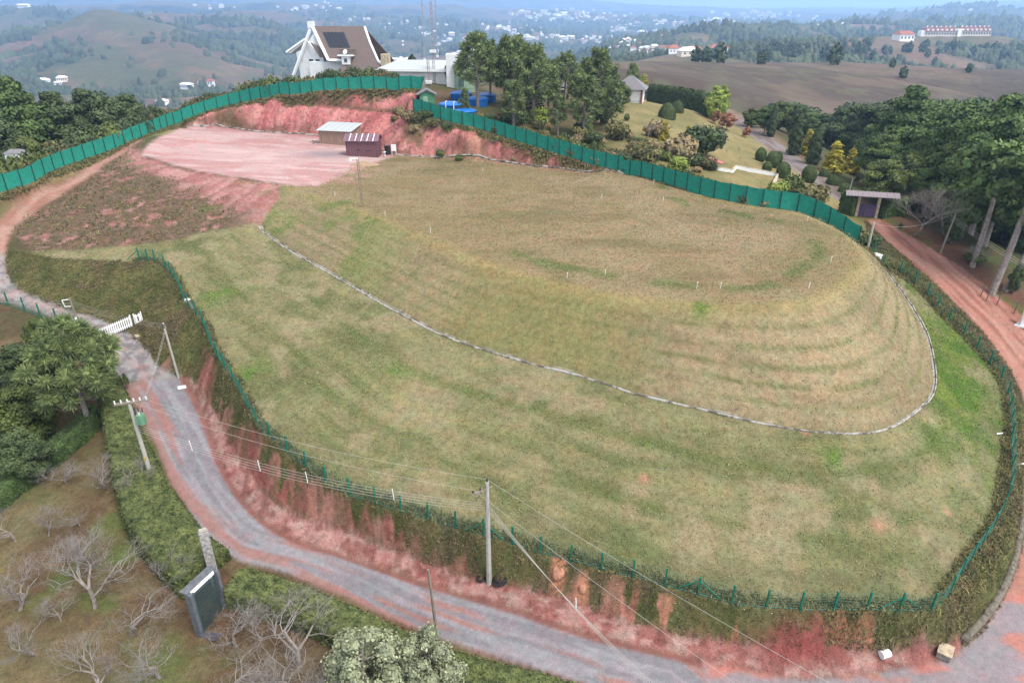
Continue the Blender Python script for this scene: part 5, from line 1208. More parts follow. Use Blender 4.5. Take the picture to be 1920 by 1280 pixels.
for k in range(3): wire(pl+Zv*(hl-.15-.15*k), p1+Zv*(h1*.80-.15*k), .5, 'thin cable from the slim grey pole down to the transformer pole', .007, group=GL)
GG = 'cables from the slim pole to the bracket pole'
for k in range(4): wire(pg+Zv*(hg-.3-.2*k), pl+Zv*(hl-.1-.14*k), .35, 'thin cable between the bracket pole and the slim grey pole', .008, group=GG)
wire(pg+Zv*(hg-.6), pix(-40, 560, 11.6), .3, 'thin cable leaving the bracket pole to the left edge', .012)
wire(pr+Zv*(hr-.1), px2+Zv*(h2_-.2), .9, 'thin cable between the white gate pole and the leaning wooden pole', .014)
for k in range(3): wire(px2+Zv*(h2_-.2-.25*k), Vector((60, 55, 10.4-.3*k)), .6, 'dark cable from the leaning wooden pole into the trees', .014, group='cables from the leaning wooden pole')
GSP = 'white spacer bars on the cables'
for t, a, b, sg in ((.17, A1, A3, 1.1), (.52, A1, A3, 1.1), (.76, A1, A3, 1.1), (.38, A1, A3, 1.1), (.52, A3, E3, .5)):
    q = a.lerp(b, t); q.z -= sg*4*t*(1-t); o = MB().tube([(0, 0, .2), (.05, 0, -.8)], .03, 5).build('cable_spacer', M_white); o.location = q; tag(o, 'white spacer bar clipped across the pale cables', 'spacer', GSP)
# tyres at the pole foot
def tyre(u, v, R_, label, n=2):
    g = onland(hit(u, v)); rt = empty('tyre_stack' if n > 1 else 'tyre', g, 0, label, 'tyre')
    for k in range(n):
        m_ = MB(); c = Vector((.06*k, .03*k, .12+.17*k)); m_.tube([c+Vector((math.cos(a), math.sin(a), 0))*R_*(1-.1*k) for a in np.linspace(0, 2*math.pi, 25)], .10, 8, False); m_.build('ring', M_rubber, rt, smooth=True)
tyre(937, 1090, .42, 'larger coil of black hose right of the roadside pole foot', 2); tyre(902, 1086, .24, 'small black tyre left of the roadside pole foot', 1)

# ---------------------------------------------------------------- picket gate and stone portal
def pickets(a, b, hgt, label, cat, n, gap=.0):
    d = b-a; L_ = Vector((d.x, d.y, 0)).length; dz = d.z; rt = empty('picket_gate' if cat == 'gate' else 'picket_fence', a, math.atan2(d.y, d.x), label, cat)
    for i in range(n):
        t = (i+.5)/n; x_ = t*L_; w_ = L_/n*.6; z0 = dz*t
        m_ = MB(); m_.poly([Vector((x_-w_/2, 0, z0+.08)), Vector((x_+w_/2, 0, z0+.08)), Vector((x_+w_/2, 0, z0+hgt-.1)), Vector((x_, 0, z0+hgt)), Vector((x_-w_/2, 0, z0+hgt-.1))], .04, Vector((0, -1, 0))); m_.build('picket', M_white, rt)
    for h_ in (.25, hgt-.3):
        m_ = MB(); m_.quadbox([(0, .0, h_), (L_, .0, h_+dz), (L_, .06, h_+dz), (0, .06, h_), (0, .0, h_+.1), (L_, .0, h_+dz+.1), (L_, .06, h_+dz+.1), (0, .06, h_+.1)]); m_.build('rail', M_white, rt)
    for x_ in (0, L_): MB().box((x_, .1, hgt*.5+(dz if x_ else 0)), (.1, .1, hgt+.1)).build('post', M_white, rt)
ga, gb = onland(pix(187, 638, 7.3)), onland(pix(250, 617, 7.6))
pickets(ga, gb, 1.25, 'white picket gate closing the gravel track', 'gate', 16)
g2 = onland(pix(178, 639, 7.3)); g3 = onland(pix(166, 640, 7.3)); g4 = onland(pix(146, 614, 8))
pickets(g3, g2, 1.25, 'short white picket piece left of the picket gate', 'fence', 3); pickets(g4, g3, 1.25, 'white picket side fence running up to the bracket pole', 'fence', 10)
pickets(gb+Vector((.3, .15, .05)), gb+Vector((.9, .5, .15)), 1.25, 'pair of white pickets right of the picket gate', 'fence', 2)
# stone pillar in the hedge
sp_ = onland(pix(404, 1088, 1.0)); hsp = top_of(sp_, 993)
rt = empty('stone_pillar', sp_, .5, 'rubble stone pillar rising from the end of the broad hedge', 'pillar'); MB().box((0, 0, hsp/2-.2), (.62, .5, hsp+.2)).build('shaft', M_rub, rt, bevel=.05); MB().box((0, 0, hsp-.05), (.5, .4, .16)).build('cap', M_conc, rt, bevel=.04)
# portal
pt = onland(pix(378, 1186, .5)); pr_ = onland(pix(418, 1143, .6)); d_ = (pr_-pt); ang = math.atan2(d_.y, d_.x); ht_ = top_of(pt, 1104)*.88
rt = empty('entrance_portal', pt, ang, 'grey slate entrance portal with a pale shutter box between the two hedges', 'portal'); Lp = Vector((d_.x, d_.y, 0)).length+.3
MB().box((0, .2, ht_/2), (.24, .55, ht_)).build('side_wall', M_slate, rt, bevel=.02); MB().box((Lp, .2, ht_/2), (.24, .55, ht_)).build('side_wall', M_slate, rt, bevel=.02)
MB().box((Lp/2, .5, ht_+.06), (Lp+.3, .6, .12)).build('roof_slab', M_slate, rt, bevel=.02)
MB().box((Lp/2, .25, ht_-.08), (Lp-.3, .28, .26)).build('shutter_box', M_white, rt, bevel=.03)
gt = MB().box((Lp/2, .12, .1), (Lp-.4, .05, .08)).build('gate', M_iron, rt); MB().box((Lp/2, .12, ht_-.35), (Lp-.4, .05, .08)).build('top_rail', M_iron, gt); bars = MB()
for k in range(22): bars.box((.25+(Lp-.5)*k/21, .12, (ht_-.3)/2), (.035, .035, ht_-.45))
bars.build('bar', M_iron, gt); MB().box((.22, .1, ht_/2), (.1, .1, ht_-.1)).build('jamb', M_iron, rt)
MB().box((Lp/2, -.3, .03), (Lp+.1, 1.6, .08)).build('threshold', mat('dark paving', S(80,76,84,.6), .7, nscale=4, namt=.3), rt)  # mottled dark slab across the foot of the portal

# ---------------------------------------------------------------- sheds, lamp, hut, tanks
def W2(u, v, z): return pix(u, v, z)
def shed(name, a, b, depth, hf, hb, wall, roof_m, label, over=.3, stripes=0, gable=False):
    """front wall from a to b, mono-pitch or gable roof"""
    d = b-a; L_ = Vector((d.x, d.y, 0)).length; rt = empty(name, a, math.atan2(d.y, d.x), label, 'shed')
    w_ = MB()
    if gable:
        zr = hf+(.75); w_.v = [(0, 0, -.3), (L_, 0, -.3), (L_, depth, -.3), (0, depth, -.3), (0, 0, hf), (L_, 0, hf), (L_, depth, hf), (0, depth, hf), (0, depth/2, zr), (L_, depth/2, zr)]
        w_.f = [(0, 1, 5, 4), (2, 3, 7, 6), (1, 2, 6, 9, 5), (3, 0, 4, 8, 7), (3, 2, 1, 0)]
    else: w_.quadbox([(0, 0, -.3), (L_, 0, -.3), (L_, depth, -.3), (0, depth, -.3), (0, 0, hf), (L_, 0, hf), (L_, depth, hb), (0, depth, hb)])
    wl_ = w_.build('wall', wall, rt); rb = MB(); k = 0
    n = int(L_/.45)
    for i in range(n): rb.box((L_*(i+.5)/n, -.02, hf/2-.1), (.07, .05, hf-.1))
    for i in range(int(depth/.45)): rb.box((L_+.02, depth*(i+.5)/int(depth/.45), hf/2-.1), (.05, .07, hf-.2))
    rb.build('batten', wall, wl_)
    o_ = over
    def slab(y0, z0, y1, z1, nm='roof'):
        m_ = MB(); nn = max(6, int(L_/.5)); t = .06; x0 = -o_; x1 = L_+o_
        for i in range(nn):
            xa = x0+(x1-x0)*i/nn; xb = x0+(x1-x0)*(i+.93)/nn; e = .025*(i % 2)
            m_.quadbox([(xa, y0, z0+e), (xb, y0, z0+e), (xb, y1, z1+e), (xa, y1, z1+e), (xa, y0, z0+t+e), (xb, y0, z0+t+e), (xb, y1, z1+t+e), (xa, y1, z1+t+e)])
        r_ = m_.build(nm, roof_m, rt)
        for s in range(stripes):
            xc = x0+(x1-x0)*(s+1)/(stripes+1); q = MB(); q.quadbox([(xc, y0, z0+.1), (xc+.13, y0, z0+.1), (xc+.13, y1, z1+.1), (xc, y1, z1+.1), (xc, y0, z0+.13), (xc+.13, y0, z0+.13), (xc+.13, y1, z1+.13), (xc, y1, z1+.13)]); q.build('pale_sheet_joint', M_offw, r_)
    if gable:
        s = (zr-hf)/(depth/2); slab(-o_, hf-s*o_+.04, depth/2, zr+.04); slab(depth/2, zr+.04, depth+o_, hf-s*o_+.04)
    else: slab(-o_, hf+.03-(hb-hf)/depth*o_, depth+o_, hb+.03+(hb-hf)/depth*o_)
    return rt
a = onland(pix(600, 270, 15.6)); b = onland(pix(650, 274, 15.5))
shed('plank_shed', a, b+Vector((.9, 0, 0)), 4.2, 2.3, 2.95, M_plank, M_tinroof, 'plank walled shed with a pale sheet roof at the back of the pink pad', .35)
a = onland(pix(650, 293, 15.4)); b = onland(pix(709, 295, 15.3)); b.z = a.z
sh = shed('metal_shed', a, b, 2.6, 2.5, 2.5, M_brown, M_brownr, 'brown purple metal shed with a striped gabled roof in front of the plank shed', .3, 5, True)
op = MB().box((2.1, -.03, 1.0), (.5, .06, .12)).box((3.7, -.03, .9), (.9, .06, .1)); op.build('opening', M_black, sh)
lp_ = MB().poly([Vector((5.6, -.25, 0)), Vector((6.1, -.5, 1.5)), Vector((5.4, -.4, 1.5))], .04, Vector((0, -1, 0))); lp_.build('loose_sheet', M_brown, sh)
rt = empty('notice_board', onland(pix(739, 290, 15.3)), -.1, 'small white board on legs right of the metal shed', 'board'); MB().box((0, 0, 1.15), (.85, .05, 1.1)).build('panel', M_white, rt)
for s in (-.35, .35): MB().box((s, 0, .35), (.07, .07, .9)).build('leg', M_white, rt)
rt = empty('rubbish_bin', onland(pix(727, 289, 15.3)), 0, 'dark bin between the metal shed and the white board', 'bin'); MB().tube([(0, 0, 0), (0, 0, 1.35)], [.45, .5], 10).build('drum', M_black, rt); MB().tube([(0, 0, 1.35), (0, 0, 1.45)], .55, 10).build('lid', M_black, rt)
rt = empty('water_tap', onland(pix(722, 293, 15.3)), 0, 'white pedestal in front of the dark bin', 'pedestal'); MB().tube([(0, 0, 0), (0, 0, .7)], .07, 6).build('stem', M_white, rt); MB().box((0, 0, .75), (.4, .3, .12)).build('basin', M_white, rt)
rt = empty('sand_pile', onland(pix(682, 311, 15.1)), .2, 'low heap of sand in front of the metal shed', 'sand'); r = random.Random(4); V = []; n = 14
sv = [(math.cos(k*6.283/20)*q*2.4*(1+.12*r.random()), math.sin(k*6.283/20)*q*1.0, .55*(1-q)**.8*(1+.3*r.random()) - .05*(q == 1)) for q in np.linspace(1, .08, 8) for k in range(20)]
sf = [(j*20+k, j*20+(k+1) % 20, (j+1)*20+(k+1) % 20, (j+1)*20+k) for j in range(7) for k in range(20)]+[]
q = MB(); q.v = sv; q.f = sf+[tuple(7*20+k for k in range(20))]; q.build('heap', mat('damp sand', S(178,150,124,.6), .95, nscale=4, namt=.25), rt, smooth=True)
bo = MB()
for k in range(7): bo.tube([(r.uniform(-.8, .8), r.uniform(-.3, .3), .05+.08*k), (r.uniform(-.2, 1.4), r.uniform(-.5, .5), .08+.06*k)], .06, 4)
o = bo.build('timber_pile', M_barkd); o.location = onland(pix(588, 269, 15.7)); tag(o, 'heap of dark timber scraps at the left end of the plank shed', 'timber')
# lamp poles on the shoulder
pp_ = hit(678, 388); hp = top_of(pp_, 298); rt = empty('floodlight_pole', pp_, 0, 'twin pipe floodlight pole on the shoulder of the lawn plateau', 'lamp')
for s in (0, .2): MB().tube([(s, 0, -.3), (s, 0, hp)], .05, 6).build('pipe', M_wood, rt)
MB().box((-.35, 0, hp+.05), (.95, .15, .1), .0).build('arm', M_white, rt); fl_ = MB().box((-.8, 0, hp-.12), (.22, .2, .38)).build('floodlight', M_white, rt, bevel=.02)
# green hut, tanks, masts, hall, tower
hu = onland(pix(801, 196, 22.0)); rt = empty('green_hut', hu, .15, 'small green hut with a grey gabled roof behind the fence corner', 'hut')
MB().box((0, 0, 1.1), (2.6, 2.3, 2.6)).build('wall', M_hut, rt); MB().box((-.3, -1.18, 1.0), (.8, .06, 2.0)).build('door', M_pgreen, rt)
for s in (-1, 1):
    m_ = MB(); m_.quadbox([(0, -1.5, 3.1), (s*1.75, -1.5, 2.2), (s*1.75, 1.5, 2.2), (0, 1.5, 3.1), (0, -1.5, 3.2), (s*1.75, -1.5, 2.3), (s*1.75, 1.5, 2.3), (0, 1.5, 3.2)] if s > 0 else [(-1.75, -1.5, 2.2), (0, -1.5, 3.1), (0, 1.5, 3.1), (-1.75, 1.5, 2.2), (-1.75, -1.5, 2.3), (0, -1.5, 3.2), (0, 1.5, 3.2), (-1.75, 1.5, 2.3)]); m_.build('roof', M_roofg, rt)
MB().poly([Vector((-1.25, -1.14, 2.35)), Vector((1.25, -1.14, 2.35)), Vector((0, -1.14, 3.0))], .05, Vector((0, 1, 0))).build('gable', M_hut, rt)
for u, v, d, R_, lab in ((846, 200, 126, 2.7, 'largest blue water tank with a domed lid behind the green fence'), (865, 190, 136, 2.6, 'blue water tank half hidden behind the largest one'), (872, 208, 122, 2.4, 'blue water tank nearest the fence'), (895, 196, 133, 2.6, 'blue water tank behind the araucaria trunk'), (912, 192, 138, 2.4, 'blue water tank at the right end of the group')):
    p = pix(u, v, d=d); g = onland(p); rt = empty('water_tank', g, 0, lab, 'tank'); R_ *= .8; rt.scale = (1, 1, .72); MB().tube([(0, 0, -.5), (0, 0, 1.5)], [R_*.9, R_], 20).build('body', M_blue, rt); MB().tube([(0, 0, 1.5), (0, 0, 1.75), (0, 0, 2.1), (0, 0, 2.2)], [R_*1.04, R_*.95, R_*.4, R_*.15], 20).build('lid', M_blue, rt)
for u in (836, 851):
    p = onland(pix(u, 206, d=121)); rt = empty('white_standpipe', p, 0, 'white standpipe in front of the blue tanks, %s' % ('left of the two' if u < 840 else 'right of the two'), 'pipe'); MB().tube([(0, 0, -.3), (0, 0, 2.7)], .07, 6).build('pipe', M_white, rt); MB().tube([(0, 0, 2.7), (.25, 0, 2.75)], .07, 6).build('elbow', M_white, rt)
def mast(u, v, vt, d, wid_, label, red=False, arms=False):
    p = onland(pix(u, v, d=d)); zt = pix(u, vt, d=d).z; h_ = min(zt, 60)-p.z; rt = empty('radio_mast', p, 0, label, 'mast'); m_ = MB(); s = wid_/2
    L3 = [(s, 0), (-s/2, s*.87), (-s/2, -s*.87)]
    for a_ in L3: m_.tube([(a_[0], a_[1], 0), (a_[0], a_[1], h_)], .045, 4, False)
    m_.build('leg', M_mast, rt); b_ = MB(); k = 0; z_ = 0
    while z_ < h_-1: 
        for i in range(3): a_, c_ = L3[i], L3[(i+1) % 3]; b_.tube([(a_[0], a_[1], z_), (c_[0], c_[1], z_+.9)], .025, 3, False)
        z_ += .9
    b_.build('lattice', M_mastr if red else M_mast, rt)
    MB().box((0, 0, h_*.28), (wid_*2.2, wid_*2, .5)).build('equipment_box', M_offw, rt)
    if arms:
        for zz in (.55, .78): MB().box((0, 0, h_*zz), (3.2, .08, .08)).build('antenna_arm', M_mast, rt)
mast(815, 170, -70, 150, .55, 'tallest lattice radio mast rising out of the top of the photo', True, True)
mast(805, 178, 112, 139, .5, 'short red lattice mast beside the green hut', True)
mast(798, 75+70, -2, 165, .2, 'thin white antenna pole left of the tallest mast'); mast(822, 75+70, -30, 168, .22, 'thin antenna pole right of the tallest mast')
# white hall
a = onland(pix(712, 160, d=150)); a = pix(712, 158, d=152); b = pix(838, 162, d=150); a.z = b.z = 22.3; d_ = b-a; L_ = 15.2; rt = empty('white_hall', a, math.atan2(d_.y, d_.x), 'long low white hall with a pale shallow roof behind the fence corner', 'building')
MB().box((L_/2, 4, 1.2), (L_, 8, 4.0)).build('wall', M_offw, rt); m_ = MB(); m_.quadbox([(-.5, -.5, 3.2), (L_+.5, -.5, 3.2), (L_+.5, 8.5, 3.2), (-.5, 8.5, 3.2), (-.5, -.5, 3.6), (L_+.5, -.5, 3.6), (L_-1.5, 6, 5.0), (2.5, 6, 5.0)]); m_.build('roof', M_tinroof, rt); MB().box((L_/2, -.6, 3.45), (L_+1.1, .12, .5)).build('fascia', M_white, rt)
# pale green round tower behind the araucarias
p = onland(pix(872, 175, d=146)); rt = empty('round_tower_house', p, 0, 'pale green house with a round stair tower half hidden by the araucarias', 'building'); hh = pix(872, 103, d=146).z-p.z
MB().tube([(0, 0, -.5), (0, 0, hh*.72)], 2.1, 20).build('tower', M_pgreen, rt); MB().box((-2.4, 1.2, hh*.5), (2.4, 3, hh*1.04)).build('wall', M_offw, rt); MB().tube([(0, 0, hh*.72), (0, 0, hh*.9)], [2.4, .3], 20).build('roof', M_roofg, rt)
for k in range(3): MB().box((-1.0+.4*k, -2.06, hh*.25), (.22, .1, 1.6)).build('window', M_glass, rt)
# ---------------------------------------------------------------- A-frame chalet
def chalet():
    D_ = 176; o = pix(604, 132, d=D_); base = o.z-2.2; rt = empty('chalet_house', (o.x, o.y, base), R(-7), 'white chalet with a steep brown roof and solar panels on the hilltop', 'house'); H_ = 11.5; k = 1.35
    MB().box((6, 0, 1.2), (15, 7.6, 6.2)).build('wall', M_offw, rt)
    g = MB().poly([Vector(q) for q in ((-6.2, -1.3, -2), (5.6, -1.3, -2), (5.6, -1.3, 4.6), (.2, -1.3, H_-1.7), (-.8, -1.3, H_-1.4), (-3.2, -1.3, 7.2), (-5.4, -1.3, 6.2), (-5.0, -1.3, 1.5))], .3, Vector((0, 1, 0))); g.build('gable_wall', M_offw, rt)
    zf = lambda y_: H_-k*abs(y_)
    front = MB().poly([Vector((a_, b_, zf(b_))) for a_, b_ in ((-1, 0), (3.8, -4.9), (7.4, -4.9), (6.8, -7.2), (19.8, -7.2), (15.6, -5.2), (13.2, -2.4), (11.4, 0))], .32, Vector((0, 0, 1))); front.build('roof', M_roof, rt)
    back = MB().poly([Vector((a_, b_, zf(b_))) for a_, b_ in ((-1, 0.01), (11.4, 0.01), (14, 3), (17, 6.4), (-1.5, 6.4))], .32, Vector((0, 0, 1))); back.build('roof', M_roof, rt)
    def bar(a, b, w_=.5, nm='bargeboard', m_=M_white): return MB().tube([Vector(a), Vector(b)], w_*.6, 4).build(nm, m_, rt)
    bar((-1.1, 0, H_+.25), (3.9, -5.1, zf(5.1)+.15), .75); bar((3.8, -5.05, zf(5)), (7.4, -5.05, zf(5)), .6, 'eave_board'); bar((11.5, 0, H_+.2), (13.3, -2.5, zf(2.4)+.2), .45); bar((13.3, -2.5, zf(2.4)+.2), (15.8, -5.3, zf(5.2)+.2), .45); bar((15.7, -5.2, zf(5.2)+.2), (19.9, -7.3, zf(7.2)+.2), .45)
    bar((-1.2, -1.6, H_-.4), (-6.9, -2.4, .2), .6, 'outrigger_beam'); bar((-2.6, -1.7, 9.0), (-7.8, -1.2, 6.1), .6, 'wing_beam'); bar((-1.9, -1.8, 8.6), (1.6, -2.6, 5.0), .4, 'porch_beam')
    MB().poly([Vector(q) for q in ((-1.3, -2.0, 8.4), (.6, -2.0, 7.6), (2.6, -2.8, 5.2), (.9, -2.8, 5.2))], .2, Vector((0, -.3, .2))).build('porch_roof', M_roof, rt)
    MB().poly([Vector(q) for q in ((-7.6, 0, 5.8), (-2.5, -.5, 8.9), (-2.5, 4, 8.9), (-7.6, 4.5, 5.8))], .25).build('wing_roof', M_offw, rt)
    for xx in (-1.9, -.3):
        f = MB().box((xx, -1.36, 4.5), (.95, .1, .5)).build('window', M_glass, rt); MB().box((xx, -1.4, 4.2), (1.15, .1, .08)).build('sill', M_white, f)
    MB().box((2.1, -1.4, 2.9), (1.6, .12, 4.6)).build('door', M_barkd, rt); MB().box((4.0, -1.4, 1.7), (1.4, .12, 2.4)).build('window', M_glass, rt)
    nf = Vector((0, -k, 1)).normalized()
    def on(xf, yy): x0 = -1+(4.8/4.9)*abs(yy); x1 = 11.4+.75*abs(yy); return Vector((x0+(x1-x0)*xf, yy, zf(yy)+.42))
    for i in range(6):
        a_, b_ = .13+i*.072, .13+(i+.9)*.072; P_ = [on(a_, -1.0), on(b_, -1.0), on(b_, -3.3), on(a_, -3.3)]
        MB().poly(P_, .07, nf).build('solar_panel', M_solar, rt)
    c = Vector((8.3, -5.3, 5.4)); dm = MB().box((c.x, c.y, c.z-.5), (1.9, 1.6, 1.8)).build('dormer', M_white, rt); MB().box((c.x, c.y-.85, c.z-.5), (.7, .08, .8)).build('window', M_glass, dm)
    MB().box((c.x, c.y, c.z+.5), (3.6, 2.2, .28)).build('dormer_eave', M_white, dm); MB().box((c.x+.2, c.y+.7, c.z+1.2), (3.4, 1.6, 1.2)).build('dormer_roof', M_roof, dm)
    q = Vector((8.2, -5.5, 6.6)); MB().tube([q, q+Vector((-.1, -.2, .1))], .55, 12).build('satellite_dish', M_white, rt)
    MB().box((17.6, -5.6, 3.6), (1.9, 1.4, 5.4)).build('chimney', M_stone, rt, bevel=.06); MB().box((17.6, -5.9, .8), (2.1, 1.6, .5)).build('flashing', M_white, rt)
    MB().box((-1.6, .4, H_+.6), (1.4, 1.1, 1.5)).build('chimney', M_offw, rt); MB().box((16.4, -7.5, zf(7.2)-.05), (6.8, .4, .7)).build('fascia', M_white, rt)
    MB().box((16.2, -6.6, -.2), (5.2, .8, 3.2)).build('annex_wall', M_stone, rt)
chalet()
p = pix(745, 128, d=182); rt = empty('stone_annex', p, -.2, 'low cream stone building right of the chalet', 'building'); MB().box((0, 0, -.5), (6.2, 4, 4.6)).build('wall', M_stone, rt, bevel=.05); MB().box((0, 0, 2.0), (6.8, 4.6, .4)).build('roof', M_offw, rt); MB().box((-.8, -2.02, -.6), (1.4, .1, 1.3)).build('window', M_glass, rt)
p = pix(765, 136, d=188); rt = empty('small_house', p, .2, 'small white house peeking over the hall roof', 'house'); MB().box((0, 0, -1), (4, 3.4, 4)).build('wall', M_offw, rt); MB().tube([(0, 0, 1), (0, 0, 2.4)], [3.0, .2], 4).build('roof', M_roofg, rt)
# ---------------------------------------------------------------- brick house with hipped roofs
def hip(rt, c, wx_, wy_, z0, z1, m_, nm='roof', rid=.3):
    x0, y0 = c; m = MB(); m.v = [(x0-wx_, y0-wy_, z0), (x0+wx_, y0-wy_, z0), (x0+wx_, y0+wy_, z0), (x0-wx_, y0+wy_, z0), (x0-wx_*rid, y0, z1), (x0+wx_*rid, y0, z1)]
    m.f = [(0, 1, 5, 4), (1, 2, 5), (2, 3, 4, 5), (3, 0, 4), (3, 2, 1, 0)]; m.build(nm, m_, rt)
g = hit(1176, 192); rt = empty('brick_house', g, -.25, 'brick and white house with grey hipped roofs at the edge of the straw lawn', 'house')
rt.scale = (.82, .82, .82); MB().box((.2, 4, 1.4), (7.4, 6.4, 3.6)).build('wall', M_offw, rt); hip(rt, (.2, 4), 4.6, 4.2, 3.2, 6.3, M_roofg, rid=.12)
MB().box((-6.2, 2.0, 1.2), (7.5, 5.5, 3.0)).build('brick_wall', M_brick, rt); hip(rt, (-6.0, 2.2), 5.2, 4.2, 2.7, 4.8, M_roofg, rid=.35)
for xx in (-3.3, .2, 3.6): MB().box((xx, .74, 1.4), (.5, .5, 3.5)).build('pillar', M_brick, rt)
for xx, w_ in ((-1.5, 2.6), (2.0, 2.4)): MB().box((xx, .75, 1.5), (w_, .08, 2.2)).build('window', M_white, rt)
MB().box((-5.2, -.85, 1.1), (1.1, .1, 1.9)).build('door', M_glass, rt); MB().tube([(-5.5, -.5, -.3), (-5.5, -.5, .9)], 3.2, 20).build('terrace_wall', M_brick, rt)
g = hit(1237, 193); rt = empty('black_water_tank', g, 0, 'round black water tank on the lawn beside the brick house', 'tank'); MB().tube([(0, 0, 0), (0, 0, 1.3)], 1.0, 16).build('body', M_black, rt); MB().tube([(0, 0, 1.3), (0, 0, 1.5)], [1.05, .5], 16).build('lid', M_black, rt)
g = hit(1048, 180); 
if g: rt = empty('garden_pavilion', g, .2, 'dark garden pavilion with a white awning edge inside the grove', 'pavilion'); MB().box((0, 0, 1), (2.6, 2, 2)).build('wall', M_barkd, rt); hip(rt, (0, 0), 1.8, 1.5, 2, 3, M_roofg); MB().box((.5, -1.3, 1.5), (1.6, .5, .12)).build('awning', M_white, rt)
# court walls
def lowwall(pts_, label, h=.45, m_=M_white, cap=None):
    rt = empty('low_wall', onland(pts_[0]), 0, label, 'wall'); o0 = Vector(rt.location); Q_ = [onland(p)-o0 for p in pts_]
    for a, b in zip(Q_[:-1], Q_[1:]):
        d = (b-a); n = Vector((-d.y, d.x, 0)).normalized()*.14; m = MB(); m.quadbox([a-n-Zv*.4, b-n-Zv*.4, b+n-Zv*.4, a+n-Zv*.4, a-n+Zv*h, b-n+Zv*h, b+n+Zv*h, a+n+Zv*h]); m.build('wall_section', m_, rt)
        if cap: m = MB(); n = n*1.15; m.quadbox([a-n+Zv*(h+.005), b-n+Zv*(h+.005), b+n+Zv*(h+.005), a+n+Zv*(h+.005), a-n+Zv*(h+.06), b-n+Zv*(h+.06), b+n+Zv*(h+.06), a+n+Zv*(h+.06)]); m.build('coping', cap, rt)
lowwall([hit(1344, 319), hit(1373, 324), hit(1380, 316), hit(1458, 331), hit(1449, 350)], 'low white wall zigzagging round the sunken court', .5, M_white, M_stone)
g = hit(1340, 318); rt = empty('red_canopy', g, .9, 'small faded red canopy at the left end of the court wall', 'canopy'); m = MB(); m.quadbox([(-.6, -1.2, 1.1), (.6, -1.2, 1.1), (.6, 1.2, 1.6), (-.6, 1.2, 1.6), (-.6, -1.2, 1.2), (.6, -1.2, 1.2), (.6, 1.2, 1.7), (-.6, 1.2, 1.7)]); m.build('roof', M_red, rt)
for s in (-.5, .5): MB().box((s, 0, .6), (.1, .1, 1.3)).build('post', M_white, rt)
# gate with tiled roof
a = onland(pix(1604, 409, 11.3)); b = onland(pix(1641, 413, 11.2)); d_ = b-a; rt = empty('roofed_gate', a, math.atan2(d_.y, d_.x), 'mauve driveway gate under a long grey tiled roof', 'gate'); L_ = Vector((d_.x, d_.y, 0)).length
for s in (0, L_): MB().box((s, .3, 1.4), (.35, .5, 3.2)).build('pillar', M_stone, rt)
for i, (x0, x1, m_) in enumerate(((.15, .9, M_gate), (.9, L_-.15, M_gate))):
    lf = MB().box(((x0+x1)/2, .2, .9), (x1-x0-.04, .06, 1.6)).build('gate_leaf', m_, rt); rb = MB(); n = max(3, int((x1-x0)/.3))
    for k in range(n+1): rb.box((x0+(x1-x0)*k/n, .14, .9), (.07, .06, 1.7))
    rb.box(((x0+x1)/2, .13, 1.72), (x1-x0, .07, .1)); rb.build('frame', M_gated, lf)
m = MB(); x0, x1 = -1.9, L_+2.3; n = 30
for s in (-1, 1):
    for k in range(n):
        xa = x0+(x1-x0)*k/n; xb = x0+(x1-x0)*(k+.9)/n; e = .03*(k % 2); y0, y1 = (.3, .3+s*.95); z0, z1 = 3.45+e, 2.95+e
        if s > 0: y0, y1, z0, z1 = y1-.001, y0+.001, z1, z0
        P_ = [(xa, min(y0, y1), z1 if s < 0 else z1), (xb, min(y0, y1), z1), (xb, max(y0, y1), z0), (xa, max(y0, y1), z0)] if s < 0 else [(xa, .301, 3.45+e), (xb, .301, 3.45+e), (xb, 1.25, 2.95+e), (xa, 1.25, 2.95+e)]
        m.v += P_+[(q[0], q[1], q[2]+.07) for q in P_]; bb = len(m.v)-8; m.f += [(bb+3, bb+2, bb+1, bb), (bb+4, bb+5, bb+6, bb+7), (bb, bb+1, bb+5, bb+4), (bb+1, bb+2, bb+6, bb+5), (bb+2, bb+3, bb+7, bb+6), (bb+3, bb, bb+4, bb+7)]
m.build('roof', mat('grey clay tiles', S(160,148,152,.6), .8, nscale=6, namt=.2), rt); MB().box(((x0+x1)/2, .3, 2.85), (x1-x0-.4, .25, .25)).build('beam', M_barkd, rt)
# roadside sign box at the right edge
p = onland(pix(1912, 612, 5.9)); rt = empty('white_cabinet', p, -.5, 'white cabinet on a concrete foot cut by the right edge', 'cabinet'); MB().box((.55, 0, 1.1), (1.3, .7, 1.9)).build('body', M_white, rt, bevel=.03); MB().box((.4, 0, .05), (2.0, 1.0, .2)).build('plinth', M_offw, rt); MB().box((.55, -.36, 1.35), (1.0, .03, .9)).build('panel', mat('pale blue panel', S(190,215,225,.6), .6), rt)
# fence posts of the forest edge
GPP = 'old concrete posts at the forest edge'
for u, v in ((1838,556),(1868,572),(1876,552),(1900,588),(1848,565)):
    g = hit(u, v); 
    if g: rt = empty('old_post', g, .3, 'leaning grey concrete post at the forest edge of the dirt road', 'post', GPP); MB().tube([(0, 0, -.2), (.15, 0, 1.3)], .07, 4).build('shaft', M_concd, rt); MB().tube([(.15, 0, 1.3), (.3, -.1, 1.5)], .05, 4).build('tip', M_concd, rt)
